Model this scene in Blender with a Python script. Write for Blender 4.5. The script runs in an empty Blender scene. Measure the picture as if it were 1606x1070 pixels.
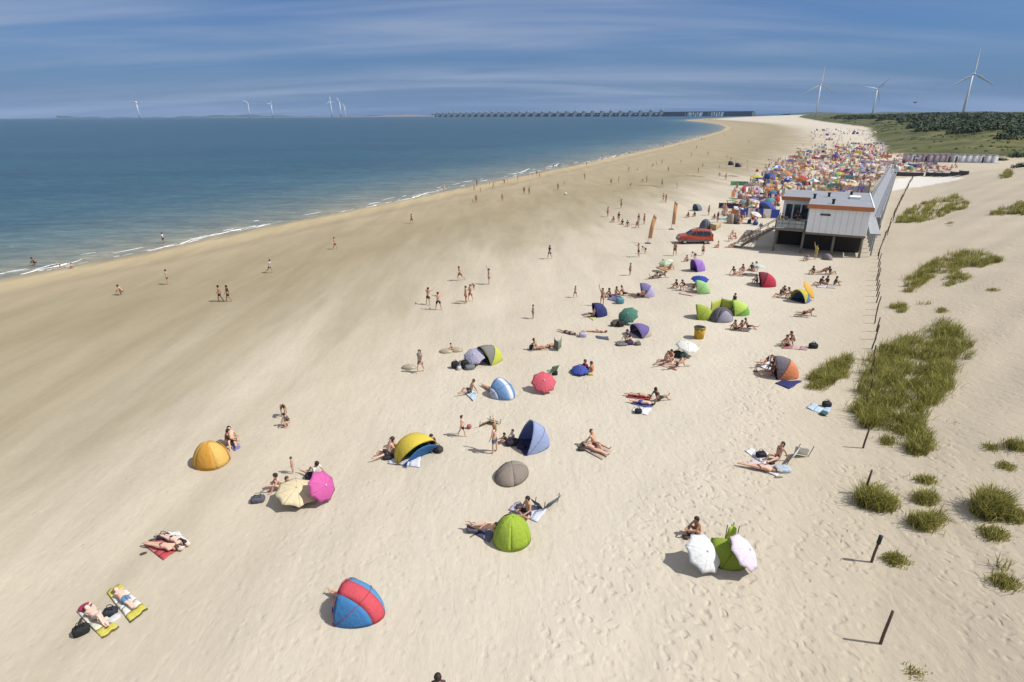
import bpy, bmesh, math, random
import numpy as np
from mathutils import Vector, Matrix, Euler

SC = bpy.context.scene
COL = SC.collection
R = math.radians
rng = random.Random(11)
nrng = np.random.default_rng(7)

# ------------------------------------------------------------------ camera
CAMZ = 18.5
F = 903.0                                   # focal length in photo pixels (photo 1606 x 1070)
PITCH = math.atan(355.5 / F)
ROLL = R(-0.37)
cam = bpy.data.cameras.new('camera'); camo = bpy.data.objects.new('camera', cam); COL.objects.link(camo)
cam.sensor_fit = 'HORIZONTAL'; cam.sensor_width = 36.0; cam.lens = 36.0 * F / 1606.0
cam.clip_start = 0.5; cam.clip_end = 60000
camo.matrix_world = Matrix.Translation((0, 0, CAMZ)) @ Euler((R(90) - PITCH, 0, 0)).to_matrix().to_4x4() @ Matrix.Rotation(ROLL, 4, 'Z')
SC.camera = camo
_m = np.array(camo.matrix_world)[:3, :3]
CX, CY, CF = _m[:, 0], _m[:, 1], -_m[:, 2]

# ------------------------------------------------------------------ sky, sun, exposure
SUN_ROT, SUN_EL = R(101.0), R(51.0)
SC.view_settings.view_transform = 'Standard'; SC.view_settings.look = 'None'
SC.view_settings.gamma = 1.0; SC.view_settings.use_curve_mapping = False
SC.view_settings.exposure = 0.44
W = bpy.data.worlds.new('World'); SC.world = W; W.use_nodes = True
wn = W.node_tree; wn.nodes.clear()
def nd(nt, typ, **kw):
    n = nt.nodes.new(typ)
    for k, v in kw.items(): setattr(n, k, v)
    return n
def lk(nt, a, b): nt.links.new(a, b)
def mth(nt, op, a, b=None, c=None, clamp=False):
    n = nd(nt, 'ShaderNodeMath', operation=op); n.use_clamp = clamp
    for i, x in enumerate((a, b, c)):
        if x is None: continue
        if isinstance(x, (int, float)): n.inputs[i].default_value = x
        else: lk(nt, x, n.inputs[i])
    return n.outputs[0]
def mixc(nt, fac, a, b, mode='MIX'):
    n = nd(nt, 'ShaderNodeMix', data_type='RGBA', blend_type=mode)
    for s, x in ((n.inputs[0], fac), (n.inputs[6], a), (n.inputs[7], b)):
        if isinstance(x, (int, float)): s.default_value = x
        elif isinstance(x, tuple): s.default_value = (*x[:3], 1)
        else: lk(nt, x, s)
    return n.outputs[2]
def ramp(nt, fac, stops, interp='LINEAR'):
    n = nd(nt, 'ShaderNodeValToRGB'); n.color_ramp.interpolation = interp
    el = n.color_ramp.elements
    while len(el) < len(stops): el.new(0.5)
    for e, (p, c) in zip(el, stops):
        e.position = p; e.color = (*c, 1) if isinstance(c, tuple) else (c, c, c, 1)
    lk(nt, fac, n.inputs[0]); return n.outputs[0]
def noise(nt, vec, scale, detail=3, rough=0.55, dist=0.0, sc=None, rot=None, loc=None):
    if sc is not None or rot is not None:
        mp = nd(nt, 'ShaderNodeMapping'); lk(nt, vec, mp.inputs[0])
        if loc: mp.inputs['Location'].default_value = loc
        if sc: mp.inputs['Scale'].default_value = sc
        if rot: mp.inputs['Rotation'].default_value = rot
        vec = mp.outputs[0]
    n = nd(nt, 'ShaderNodeTexNoise'); lk(nt, vec, n.inputs['Vector'])
    n.inputs['Scale'].default_value = scale; n.inputs['Detail'].default_value = detail
    n.inputs['Roughness'].default_value = rough; n.inputs['Distortion'].default_value = dist
    return n.outputs['Fac']
def smooth(nt, x, lo, hi):
    n = nd(nt, 'ShaderNodeMapRange', interpolation_type='SMOOTHSTEP')
    lk(nt, x, n.inputs[0]); n.inputs[1].default_value = lo; n.inputs[2].default_value = hi
    return n.outputs[0]

sky = nd(wn, 'ShaderNodeTexSky', sky_type='NISHITA'); sky.sun_disc = False
sky.sun_elevation = SUN_EL; sky.sun_rotation = SUN_ROT
sky.altitude = 0; sky.air_density = 1.0; sky.dust_density = 0.6; sky.ozone_density = 3.0
tc = nd(wn, 'ShaderNodeTexCoord'); sx = nd(wn, 'ShaderNodeSeparateXYZ'); lk(wn, tc.outputs['Generated'], sx.inputs[0])
CL1 = (-2.3573, 6.0047, 1.9713); CL2 = (7.4383, 5.2346, 0.3768)               # where the veils of cloud lie
zz = mth(wn, 'MAXIMUM', sx.outputs[2], 0.0)
den = mth(wn, 'ADD', zz, 0.10)
cx = nd(wn, 'ShaderNodeCombineXYZ'); lk(wn, mth(wn, 'DIVIDE', sx.outputs[0], den), cx.inputs[0]); lk(wn, mth(wn, 'DIVIDE', sx.outputs[1], den), cx.inputs[1])
c1 = noise(wn, cx.outputs[0], 1.0, 5, 0.55, 0.6, sc=(0.26, 0.95, 1), rot=(0, 0, R(-8)), loc=CL1)
c2 = noise(wn, cx.outputs[0], 1.0, 3, 0.5, 0.0, sc=(0.16, 0.34, 1), loc=CL2)
cl = mth(wn, 'MULTIPLY', smooth(wn, c1, 0.33, 0.72), smooth(wn, c2, 0.30, 0.56))
cl = mth(wn, 'ADD', mth(wn, 'MULTIPLY', cl, 0.66), mth(wn, 'MULTIPLY', smooth(wn, c2, 0.32, 0.62), 0.13))
low = mixc(wn, 1.0, sky.outputs[0], (0.275, 0.45, 0.715), 'MULTIPLY')
high = mixc(wn, 0.55, sky.outputs[0], (6.4, 6.2, 6.2))            # unseen whitish veil overhead, added to fill the shadows
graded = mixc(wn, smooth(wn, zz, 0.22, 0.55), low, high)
# the air near the horizon is hazier and greyer than a clear sky's
hz = mth(wn, 'POWER', mth(wn, 'SUBTRACT', 1.0, zz, clamp=True), 9.0)
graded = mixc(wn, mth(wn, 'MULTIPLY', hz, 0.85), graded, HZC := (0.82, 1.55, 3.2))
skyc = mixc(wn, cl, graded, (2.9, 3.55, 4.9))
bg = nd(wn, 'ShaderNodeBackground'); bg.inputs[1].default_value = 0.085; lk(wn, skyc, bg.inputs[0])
wo = nd(wn, 'ShaderNodeOutputWorld'); lk(wn, bg.outputs[0], wo.inputs[0])

sd = bpy.data.lights.new('sun', 'SUN'); sd.energy = 3.8; sd.angle = R(0.53); sd.color = (1.0, 0.97, 0.915)
so = bpy.data.objects.new('sun', sd); COL.objects.link(so)
SUND = Vector((math.sin(SUN_ROT) * math.cos(SUN_EL), math.cos(SUN_ROT) * math.cos(SUN_EL), math.sin(SUN_EL)))
so.rotation_euler = SUND.to_track_quat('Z', 'Y').to_euler(); so.location = (60, -20, 120)

# ------------------------------------------------------------------ terrain function
def ray(u, v):
    u = np.asarray(u, float); v = np.asarray(v, float)
    return F * CF + (u - 803.0)[..., None] * CX + (535.0 - v)[..., None] * CY
def at_z(u, v, z):
    d = ray(u, v); t = (z - CAMZ) / d[..., 2]
    return d[..., 0] * t, d[..., 1] * t
def far(u, D): return (D * (u - 803.0) / 970.4, D)

shore_px = [(-30, 443), (60, 426), (200, 401), (300, 380), (400, 358), (500, 339), (600, 319), (700, 299), (800, 279), (900, 259), (1000, 238)]
SHORE = [(-900, -1600), (-250, -300), (-140, -90)]
SHORE += [tuple(float(q) for q in at_z(u, v, 0.0)) for u, v in shore_px]
SHORE += [far(1060, 395), far(1108, 535), far(1136, 690), far(1142, 860), far(1132, 1060), far(1108, 1330), far(1082, 1620), far(1078, 1800), far(1110, 2250), far(1180, 3300), far(1260, 5600), (9000, 16000), (30000, 30000)]
LAND = SHORE + [(60000, 30000), (60000, -30000), (-900, -30000)]
FENCE = [(-60, -120), (-14, -34), (3, 0), (8, 7.5), (11.9, 13.8), (13.9, 17.4), (15.9, 21.7), (18.1, 25.6), (26.3, 38.7), (45, 69.5), (73, 110), (102, 151), (160, 237), (260, 400)]
GREEN = [(60000, -500), (420, 40), (250, 150), (205, 192), (172, 210), (152, 246), far(1375, 410), far(1368, 655), far(1290, 1150), far(1255, 2150), far(1262, 4000), (9000, 15500), (60000, 15500)]

def poly_dist(X, Y, P):
    D = np.full(X.shape, 1e12)
    for (ax, ay), (bx, by) in zip(P[:-1], P[1:]):
        dx, dy = bx - ax, by - ay
        t = np.clip(((X - ax) * dx + (Y - ay) * dy) / (dx * dx + dy * dy), 0, 1)
        D = np.minimum(D, (X - ax - t * dx) ** 2 + (Y - ay - t * dy) ** 2)
    return np.sqrt(D)
def inside(X, Y, P):
    c = np.zeros(X.shape, bool); n = len(P)
    for i in range(n):
        ax, ay = P[i]; bx, by = P[(i + 1) % n]
        if ay == by: continue
        c ^= ((ay > Y) != (by > Y)) & (X < (bx - ax) * (Y - ay) / (by - ay) + ax)
    return c
def sst(x, a, b):
    t = np.clip((x - a) / (b - a), 0, 1); return t * t * (3 - 2 * t)
def wob(X, Y, L, seed):
    a = seed * 1.7
    return (np.sin(X / L + a) * np.cos(Y / (L * 1.3) - a) + 0.6 * np.sin((X + Y) / (L * .61) + 2 * a) + 0.4 * np.cos((X - 1.4 * Y) / (L * .37) + a)) / 2.0
UX, UY = 0.55, 0.835
def fields(X, Y):
    X = np.asarray(X, float); Y = np.asarray(Y, float)
    s = np.where(inside(X, Y, LAND), 1, -1) * poly_dist(X, Y, SHORE)
    FP = FENCE + [(60000, 400), (60000, -120)]
    d = np.where(inside(X, Y, FP), 1, -1) * poly_dist(X, Y, FENCE)
    g = np.where(inside(X, Y, GREEN), 1, -1) * poly_dist(X, Y, GREEN[1:-1])
    return s, d, g
def height(X, Y, fl=None):
    X = np.asarray(X, float); Y = np.asarray(Y, float)
    s, d, g = fl if fl is not None else fields(X, Y)
    z = np.interp(s, [-900, -60, -15, 0, 10, 25, 60, 95, 140, 400], [-9, -3, -.7, 0, .5, 1.0, 1.9, 2.4, 2.6, 2.8])
    a = (X - 12) * UX + (Y - 14) * UY
    fall = 1 - sst(a, 158, 192)
    dn = np.interp(d, [-2, 0, 3, 7, 14, 24, 40, 90], [0, .08, .45, 1.2, 2.9, 5.2, 6.6, 6.2])
    dn = dn * fall * (1 + 0.10 * wob(X, Y, 9.0, 1.0)) + sst(d, 1, 7) * fall * 0.22 * wob(X, Y, 3.1, 2.0)
    gr = np.interp(g, [-3, 0, 12, 45, 200, 700], [0, .4, 2.4, 6.5, 9.6, 11.5])
    gr = gr * (1 + 0.22 * wob(X, Y, 38.0, 3.0)) + sst(g, 5, 40) * (1.5 * wob(X, Y, 15.0, 4.0) + .5 * wob(X, Y, 6.0, 8.0))
    z = z + np.maximum(dn, np.where(g > -3, gr, 0))
    z = z + 0.06 * wob(X, Y, 2.3, 5.0) * sst(s, 30, 60) * sst(-np.hypot(X, Y), -160, -60)
    far_low = sst(np.hypot(X, Y), 2500, 6000)
    return np.where(s > 0, z * (1 - 0.55 * far_low), z)
TT = np.concatenate([np.geomspace(12, 2500, 900)])
def G(u, v, h=0.0):
    """where the line of sight through photo pixel (u, v) meets the ground raised by h"""
    u = np.atleast_1d(np.asarray(u, float)); v = np.atleast_1d(np.asarray(v, float))
    d = ray(u, v); d = d / np.linalg.norm(d, axis=-1)[:, None]
    X = d[:, 0:1] * TT; Y = d[:, 1:2] * TT; Z = CAMZ + d[:, 2:3] * TT
    H = np.maximum(height(X, Y), 0.0) + h
    below = Z < H
    k = np.where(below.any(1), below.argmax(1), len(TT) - 1); k = np.maximum(k, 1)
    i = np.arange(len(u)); f0 = (Z - H)[i, k - 1]; f1 = (Z - H)[i, k]
    w = np.clip(f0 / (f0 - f1 + 1e-9), 0, 1); t = TT[k - 1] + w * (TT[k] - TT[k - 1])
    return np.stack([d[:, 0] * t, d[:, 1] * t, CAMZ + d[:, 2] * t], 1)
def g1(u, v, h=0.0):
    return Vector(G(u, v, h)[0])
def gz(x, y): return float(height(np.array([x]), np.array([y]))[0])
def head_of(p, q):
    """heading in degrees (0 = +X) from photo pixel p to photo pixel q, on the ground"""
    a, b = g1(*p), g1(*q); return math.degrees(math.atan2(b.y - a.y, b.x - a.x))

# ------------------------------------------------------------------ materials
def S(r, g, b, k=0.70):
    f = lambda c: (c / 255 / 12.92) if c / 255 <= 0.04045 else ((c / 255 + 0.055) / 1.055) ** 2.4
    return tuple(min(0.85, f(c) * k) for c in (r, g, b))
_MC = {}
def mat(name, col, rough=0.75, kind='plain', var=0.12, sc=6.0):
    key = (name, col, kind)
    if key in _MC: return _MC[key]
    m = bpy.data.materials.new(name); m.use_nodes = True; nt = m.node_tree; nt.nodes.clear()
    out = nd(nt, 'ShaderNodeOutputMaterial'); p = nd(nt, 'ShaderNodeBsdfPrincipled')
    t = nd(nt, 'ShaderNodeTexCoord')
    n = noise(nt, t.outputs['Object'], sc, 3)
    c = mixc(nt, n, tuple(x * (1 - var) for x in col), tuple(min(.9, x * (1 + var)) for x in col))
    lk(nt, c, p.inputs['Base Color']); p.inputs['Roughness'].default_value = rough
    if kind == 'metal': p.inputs['Metallic'].default_value = 0.8
    if kind == 'paint':
        p.inputs['Coat Weight'].default_value = 0.6; p.inputs['Coat Roughness'].default_value = 0.08
    if kind == 'glass':
        p.inputs['Roughness'].default_value = 0.06; p.inputs['Specular IOR Level'].default_value = 0.7
    sh = p.outputs[0]
    if kind == 'fabric':                        # thin cloth lets some light through
        tr = nd(nt, 'ShaderNodeBsdfTranslucent'); lk(nt, c, tr.inputs[0])
        mx = nd(nt, 'ShaderNodeMixShader'); mx.inputs[0].default_value = 0.22
        lk(nt, p.outputs[0], mx.inputs[1]); lk(nt, tr.outputs[0], mx.inputs[2]); sh = mx.outputs[0]
        b = nd(nt, 'ShaderNodeBump'); b.inputs['Strength'].default_value = 0.45; b.inputs['Distance'].default_value = 0.06
        lk(nt, noise(nt, t.outputs['Object'], 7.0, 2), b.inputs['Height']); lk(nt, b.outputs[0], p.inputs['Normal'])
    lk(nt, sh, out.inputs[0]); _MC[key] = m; return m
def fab(r, g, b):                               # cloth, with glare put into the colour as a paler tone
    q = [x * .84 + (.30 * r + .59 * g + .11 * b) * .06 + 255 * .075 for x in (r, g, b)]; return mat('cloth', S(*q, .75 + .17 * (min(q) / 255) ** 2), 0.8, 'fabric')

# ------------------------------------------------------------------ objects and mesh helpers
def tag(o, label=None, cat=None, group=None, kind=None):
    for k, v in (('label', label), ('category', cat), ('group', group), ('kind', kind)):
        if v: o[k] = v
    return o
def link(name, me, mats=(), parent=None, loc=None, smooth_=False):
    o = bpy.data.objects.new(name, me); COL.objects.link(o)
    for m in (mats if isinstance(mats, (list, tuple)) else [mats]): me.materials.append(m)
    if parent: o.parent = parent
    if loc is not None: o.location = loc
    if smooth_: me.polygons.foreach_set('use_smooth', [True] * len(me.polygons))
    return o
def empty(name, loc, rz=0.0):
    o = bpy.data.objects.new(name, None); COL.objects.link(o); o.location = loc; o.rotation_euler = (0, 0, rz)
    o.empty_display_size = 0.2; return o
class MB:
    """collects pieces into one mesh"""
    def __init__(s): s.v = []; s.f = []; s.mi = []
    def add(s, vs, fs, mi=0):
        o = len(s.v); s.v += [tuple(v) for v in vs]; s.f += [tuple(i + o for i in f) for f in fs]; s.mi += [mi] * len(fs); return s
    def box(s, c, d, rz=0.0, mi=0, taper=1.0):
        cx, cy, cz = c; x, y, z = d[0] / 2, d[1] / 2, d[2] / 2; vs = []
        for k, t in ((-1, 1.0), (1, taper)):
            for a, b in ((-1, -1), (1, -1), (1, 1), (-1, 1)):
                px, py = a * x * t, b * y * t
                vs.append((cx + px * math.cos(rz) - py * math.sin(rz), cy + px * math.sin(rz) + py * math.cos(rz), cz + k * z))
        return s.add(vs, [(3, 2, 1, 0), (4, 5, 6, 7), (0, 1, 5, 4), (1, 2, 6, 5), (2, 3, 7, 6), (3, 0, 4, 7)], mi)
    def tube(s, pts, r, n=6, mi=0, r2=None, caps=True):
        pts = [Vector(p) for p in pts]; k = len(pts); vs = []
        for i, p in enumerate(pts):
            t = (pts[min(i + 1, k - 1)] - pts[max(i - 1, 0)]).normalized()
            a = t.cross(Vector((0, 0, 1)) if abs(t.z) < .9 else Vector((1, 0, 0))).normalized(); b = t.cross(a)
            rr = r + ((r2 if r2 is not None else r) - r) * i / (k - 1)
            for j in range(n):
                w = 2 * math.pi * j / n; vs.append(p + a * rr * math.cos(w) + b * rr * math.sin(w))
        fs = [(i * n + j, i * n + (j + 1) % n, (i + 1) * n + (j + 1) % n, (i + 1) * n + j) for i in range(k - 1) for j in range(n)]
        if caps: fs += [tuple(range(n - 1, -1, -1)), tuple(range((k - 1) * n, k * n))]
        return s.add(vs, fs, mi)
    def grid(s, fn, nu, nv, mi=0):
        vs = [fn(i / nu, j / nv) for i in range(nu + 1) for j in range(nv + 1)]
        m = nv + 1
        return s.add(vs, [(i * m + j, (i + 1) * m + j, (i + 1) * m + j + 1, i * m + j + 1) for i in range(nu) for j in range(nv)], mi)
    def ell(s, c, r, nu=10, nv=6, mi=0, M=None, zmin=-1.0, jit=0.0):
        c = Vector(c); vs = []
        for i in range(nv + 1):
            th = math.pi * i / nv
            for j in range(nu):
                ph = 2 * math.pi * j / nu; q = 1 + jit * rng.uniform(-1, 1)
                p = Vector((r[0] * q * math.sin(th) * math.cos(ph), r[1] * q * math.sin(th) * math.sin(ph), r[2] * max(zmin, math.cos(th))))
                vs.append(c + (M @ p if M else p))
        fs = [(i * nu + j, (i + 1) * nu + j, (i + 1) * nu + (j + 1) % nu, i * nu + (j + 1) % nu) for i in range(nv) for j in range(nu)]
        return s.add(vs, fs, mi)
    def mesh(s, name, smooth_=False):
        me = bpy.data.meshes.new(name); me.from_pydata(s.v, [], s.f); me.update()
        if any(s.mi): me.polygons.foreach_set('material_index', s.mi)
        if smooth_: me.polygons.foreach_set('use_smooth', [True] * len(me.polygons))
        return me
    def build(s, name, mats, parent=None, smooth_=False, loc=None):
        return link(name, s.mesh(name, smooth_), mats, parent, loc)
def solid(o, t, off=0.0):
    """give a cloth or shell its thickness, for good"""
    me = o.data; bm = bmesh.new(); bm.from_mesh(me)
    bmesh.ops.recalc_face_normals(bm, faces=bm.faces); bmesh.ops.solidify(bm, geom=bm.faces[:], thickness=t)
    bm.to_mesh(me); bm.free(); return o
def mesh_np(name, V, Fq, smooth_=True):
    me = bpy.data.meshes.new(name); n = Fq.shape[1]
    me.vertices.add(len(V)); me.vertices.foreach_set('co', np.ascontiguousarray(V, dtype=np.float32).ravel())
    me.loops.add(Fq.size); me.loops.foreach_set('vertex_index', np.ascontiguousarray(Fq, dtype=np.int32).ravel())
    me.polygons.add(len(Fq)); me.polygons.foreach_set('loop_start', np.arange(0, Fq.size, n, dtype=np.int32))
    me.polygons.foreach_set('use_smooth', np.full(len(Fq), smooth_)); me.update(calc_edges=True); me.validate(); return me
def vattr(me, name, vals):
    a = me.attributes.new(name, 'FLOAT', 'POINT'); a.data.foreach_set('value', np.ascontiguousarray(vals, dtype=np.float32).ravel())

# ------------------------------------------------------------------ ground and sea
def polar(radii, az):
    A, Rr = np.meshgrid(az, radii); X = Rr * np.sin(A); Y = Rr * np.cos(A)
    n, m = X.shape; I = np.arange(n * m).reshape(n, m)
    Q = np.stack([I[:-1, :-1], I[1:, :-1], I[1:, 1:], I[:-1, 1:]], -1).reshape(-1, 4)
    return X.ravel(), Y.ravel(), Q[:, ::-1]
az = np.radians(np.concatenate([np.linspace(-180, -62, 60)[:-1], np.linspace(-62, 62, 500)[:-1], np.linspace(62, 180, 60)]))
rad = np.concatenate([[0.4, 2, 4, 6, 8], np.geomspace(10, 800, 420), np.geomspace(820, 15000, 80)])
X, Y, Q = polar(rad, az)
fl = fields(X, Y); Zg = height(X, Y, fl)
me = mesh_np('ground', np.stack([X, Y, Zg], 1), Q)
pale = np.zeros(len(X))
PALE_PX = [(1392, 300), (1400, 281), (1440, 277), (1500, 277), (1512, 280), (1470, 288), (1420, 296)]
_pp = G([p[0] for p in PALE_PX], [p[1] for p in PALE_PX])
PALE = [(float(a), float(b)) for a, b, _ in _pp]
nearp = (Y > 60) & (Y < 300) & (X > 30)
pale[nearp] = np.where(inside(X[nearp], Y[nearp], PALE), 1, 0)
vattr(me, 'shore', fl[0]); vattr(me, 'dune', fl[1]); vattr(me, 'veg', fl[2]); vattr(me, 'pale', pale)
TR = np.full(len(X), 0.0)
for px_, wd_ in (([(1405, 740), (1432, 800), (1470, 860), (1520, 930), (1570, 990), (1640, 1060)], .9), ([(1470, 690), (1500, 790), (1540, 850), (1600, 905)], .6), ([(1345, 740), (1325, 830), (1300, 930), (1290, 1070)], 1.3), ([(1210, 560), (1180, 660), (1150, 780), (1120, 960), (1100, 1090)], 1.6), ([(870, 1080), (930, 960), (1010, 860), (1080, 760)], 1.4)):
    pp = G([q[0] for q in px_], [q[1] for q in px_]); near_ = np.hypot(X, Y) < 90
    dd_ = poly_dist(X[near_], Y[near_], [(float(q[0]), float(q[1])) for q in pp]); TR[near_] = np.maximum(TR[near_], 1 - sst(dd_, wd_ * .4, wd_ * 1.5))
vattr(me, 'track', TR)
ground = link('ground', me); tag(ground, kind='structure')
gm = bpy.data.materials.new('sand'); gm.use_nodes = True; nt = gm.node_tree; nt.nodes.clear()
def at(n): a = nd(nt, 'ShaderNodeAttribute', attribute_name=n); return a.outputs['Fac']
out = nd(nt, 'ShaderNodeOutputMaterial'); p = nd(nt, 'ShaderNodeBsdfPrincipled'); lk(nt, p.outputs[0], out.inputs[0])
t = nd(nt, 'ShaderNodeTexCoord').outputs['Object']
RZ = math.atan2(UX, UY)                          # mapping turned so that its Y runs along the coast
warp = noise(nt, t, 0.035, 4, 0.6)
streak = noise(nt, t, 1.0, 5, 0.6, 0.4, sc=(0.12, 0.022, 0.1), rot=(0, 0, R(40)))
fine_st = noise(nt, t, 1.0, 4, 0.6, 0.2, sc=(0.6, 0.09, 0.2), rot=(0, 0, R(43)))
s0 = at('shore')
sw = mth(nt, 'ADD', s0, mth(nt, 'MULTIPLY', mth(nt, 'SUBTRACT', streak, 0.5), 42.0))
sw = mth(nt, 'ADD', sw, mth(nt, 'MULTIPLY', mth(nt, 'SUBTRACT', fine_st, 0.5), 9.0))
sxy = nd(nt, 'ShaderNodeSeparateXYZ'); lk(nt, t, sxy.inputs[0])
sw = mth(nt, 'SUBTRACT', sw, mth(nt, 'MULTIPLY', smooth(nt, sxy.outputs[1], 60.0, 260.0), 26.0))
# tidal zones: wet margin, drained brown flat, dry pale beach
s_edge = mth(nt, 'ADD', s0, mth(nt, 'MULTIPLY', mth(nt, 'SUBTRACT', fine_st, 0.5), 5.0))
dry = ramp(nt, mth(nt, 'DIVIDE', sw, 110.0, clamp=True), [(0.0, (.32, .265, .170)), (0.16, (.305, .254, .163)), (0.30, (.275, .229, .143)), (0.42, (.335, .285, .200)), (0.54, (.445, .392, .305)), (0.74, (.492, .442, .358))])
wet = ramp(nt, mth(nt, 'DIVIDE', s_edge, 14.0, clamp=True), [(0.0, (.25, .205, .125)), (0.25, (.41, .335, .2)), (0.55, (.37, .30, .185)), (0.8, (.29, .24, .155)), (1.0, (.36, .29, .195))])
c = mixc(nt, smooth(nt, s_edge, 9.0, 18.0), wet, dry)
# the dune sand is greyer
dd = at('dune')
c = mixc(nt, mth(nt, 'MULTIPLY', smooth(nt, dd, -11.0, 3.0), 0.9), c, (.402, .346, .260))
st3 = noise(nt, t, 1.0, 5, 0.62, 0.5, sc=(0.36, 0.06, 0.1), rot=(0, 0, R(45)))
c = mixc(nt, mth(nt, 'MULTIPLY', mth(nt, 'SUBTRACT', 1.0, smooth(nt, sw, 62.0, 88.0)), 0.75), c, mixc(nt, smooth(nt, st3, 0.30, 0.70), (.90, .895, .885), (1.085, 1.085, 1.085)), 'MULTIPLY')
big = noise(nt, t, 0.09, 4, 0.6)
c = mixc(nt, 0.30, c, mixc(nt, big, (.55, .55, .55), (1.35, 1.35, 1.35)), 'MULTIPLY')
grain = noise(nt, t, 3.2, 5, 0.65)
c = mixc(nt, 0.35, c, mixc(nt, grain, (.70, .70, .70), (1.26, 1.26, 1.26)), 'MULTIPLY')
c = mixc(nt, at('pale'), c, (.58, .55, .50))
# dune vegetation
vn = noise(nt, t, 0.05, 6, 0.66); vn2 = noise(nt, t, 0.25, 5, 0.65)
vg = mth(nt, 'ADD', at('veg'), mth(nt, 'MULTIPLY', mth(nt, 'SUBTRACT', vn, 0.5), 18.0))
green = ramp(nt, vn, [(0.3, (.030, .038, .011)), (0.44, (.058, .066, .019)), (0.56, (.098, .100, .034)), (0.7, (.165, .152, .066))])
green = mixc(nt, 0.7, green, mixc(nt, vn2, (.45, .45, .45), (1.5, 1.5, 1.5)), 'MULTIPLY')
bare = smooth(nt, vn2, 0.66, 0.72)
green = mixc(nt, mth(nt, 'MULTIPLY', bare, 0.5), green, (.36, .33, .22))
c = mixc(nt, smooth(nt, vg, -1.0, 4.0), c, green)
lk(nt, c, p.inputs['Base Color'])
rr = nd(nt, 'ShaderNodeMapRange'); lk(nt, s_edge, rr.inputs[0]); rr.inputs[1].default_value = 0; rr.inputs[2].default_value = 6; rr.inputs[3].default_value = .35; rr.inputs[4].default_value = .95
lk(nt, rr.outputs[0], p.inputs['Roughness']); p.inputs['Specular IOR Level'].default_value = 0.25
# trampled sand: footprints and wind ridges
f1 = noise(nt, t, 1.0, 4, 0.55, 0.6, sc=(3.0, 1.5, 2), rot=(0, 0, R(8)))
f2 = noise(nt, t, 1.0, 3, 0.5, 0.8, sc=(1.9, 0.7, 1), rot=(0, 0, R(12)))
vo = nd(nt, 'ShaderNodeTexVoronoi'); lk(nt, t, vo.inputs['Vector']); vo.inputs['Scale'].default_value = 1.9
pits = smooth(nt, vo.outputs['Distance'], 0.05, 0.30)
v2 = nd(nt, 'ShaderNodeTexVoronoi', feature='SMOOTH_F1'); wv_ = nd(nt, 'ShaderNodeVectorMath', operation='ADD'); lk(nt, t, wv_.inputs[0]); nz_ = nd(nt, 'ShaderNodeTexNoise'); nz_.inputs['Scale'].default_value = 1.1; lk(nt, t, nz_.inputs['Vector']); lk(nt, nz_.outputs['Color'], wv_.inputs[1]); lk(nt, wv_.outputs[0], v2.inputs['Vector']); v2.inputs['Scale'].default_value = 2.6
foot = smooth(nt, v2.outputs['Distance'], 0.08, 0.42)
tramp = mth(nt, 'ADD', mth(nt, 'MULTIPLY', at('track'), 0.060), mth(nt, 'MULTIPLY', smooth(nt, noise(nt, t, .16, 3), .42, .7), 0.030))
hh = mth(nt, 'ADD', mth(nt, 'ADD', mth(nt, 'MULTIPLY', f1, 0.055), mth(nt, 'MULTIPLY', foot, tramp)), mth(nt, 'ADD', mth(nt, 'MULTIPLY', f2, 0.075), mth(nt, 'MULTIPLY', pits, 0.03)))
amp = smooth(nt, sw, 38.0, 80.0)
amp = mth(nt, 'ADD', mth(nt, 'MULTIPLY', amp, 0.92), 0.08)
b = nd(nt, 'ShaderNodeBump'); b.inputs['Distance'].default_value = 1.0; b.inputs['Strength'].default_value = 0.62
lk(nt, mth(nt, 'MULTIPLY', hh, amp), b.inputs['Height']); lk(nt, b.outputs[0], p.inputs['Normal'])
me.materials.append(gm)

azs = np.radians(np.concatenate([np.linspace(-180, -62, 30)[:-1], np.linspace(-62, 62, 360)[:-1], np.linspace(62, 180, 30)]))
rads = np.concatenate([[0.4, 20, 35], np.geomspace(45, 1500, 260), np.geomspace(1550, 15000, 44)])
X, Y, Q = polar(rads, azs); s_, _, _ = fields(X, Y)
Zw = 0.05 * wob(X, Y, 1.9, 1.0) * sst(-s_, 3, 30)
keep = (s_[Q] < 14).any(1)
me = mesh_np('sea', np.stack([X, Y, Zw], 1), Q[keep]); vattr(me, 'off', -s_)
sea = link('sea', me); tag(sea, kind='structure')
wm = bpy.data.materials.new('sea_water'); wm.use_nodes = True; nt = wm.node_tree; nt.nodes.clear()
out = nd(nt, 'ShaderNodeOutputMaterial'); p = nd(nt, 'ShaderNodeBsdfPrincipled'); lk(nt, p.outputs[0], out.inputs[0])
t = nd(nt, 'ShaderNodeTexCoord').outputs['Object']
n0 = noise(nt, t, 0.02, 4, 0.6); n1 = noise(nt, t, 1.0, 4, 0.6, 0.3, sc=(.12, .02, .1), rot=(0, 0, RZ))
o_ = mth(nt, 'ADD', at('off'), mth(nt, 'MULTIPLY', mth(nt, 'SUBTRACT', n1, 0.5), 16.0))
wc = ramp(nt, mth(nt, 'DIVIDE', o_, 190.0, clamp=True), [(0.0, (.24, .22, .15)), (0.04, (.165, .175, .135)), (0.12, (.095, .135, .125)), (0.25, (.042, .092, .108)), (0.5, (.021, .066, .086)), (1.0, (.018, .060, .082))])
wc = mixc(nt, 0.45, wc, mixc(nt, n0, (.7, .7, .7), (1.3, 1.3, 1.3)), 'MULTIPLY')
chop = noise(nt, t, 1.0, 4, 0.6, 0.5, sc=(.09, .30, .2), rot=(0, 0, RZ * .2))
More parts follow.
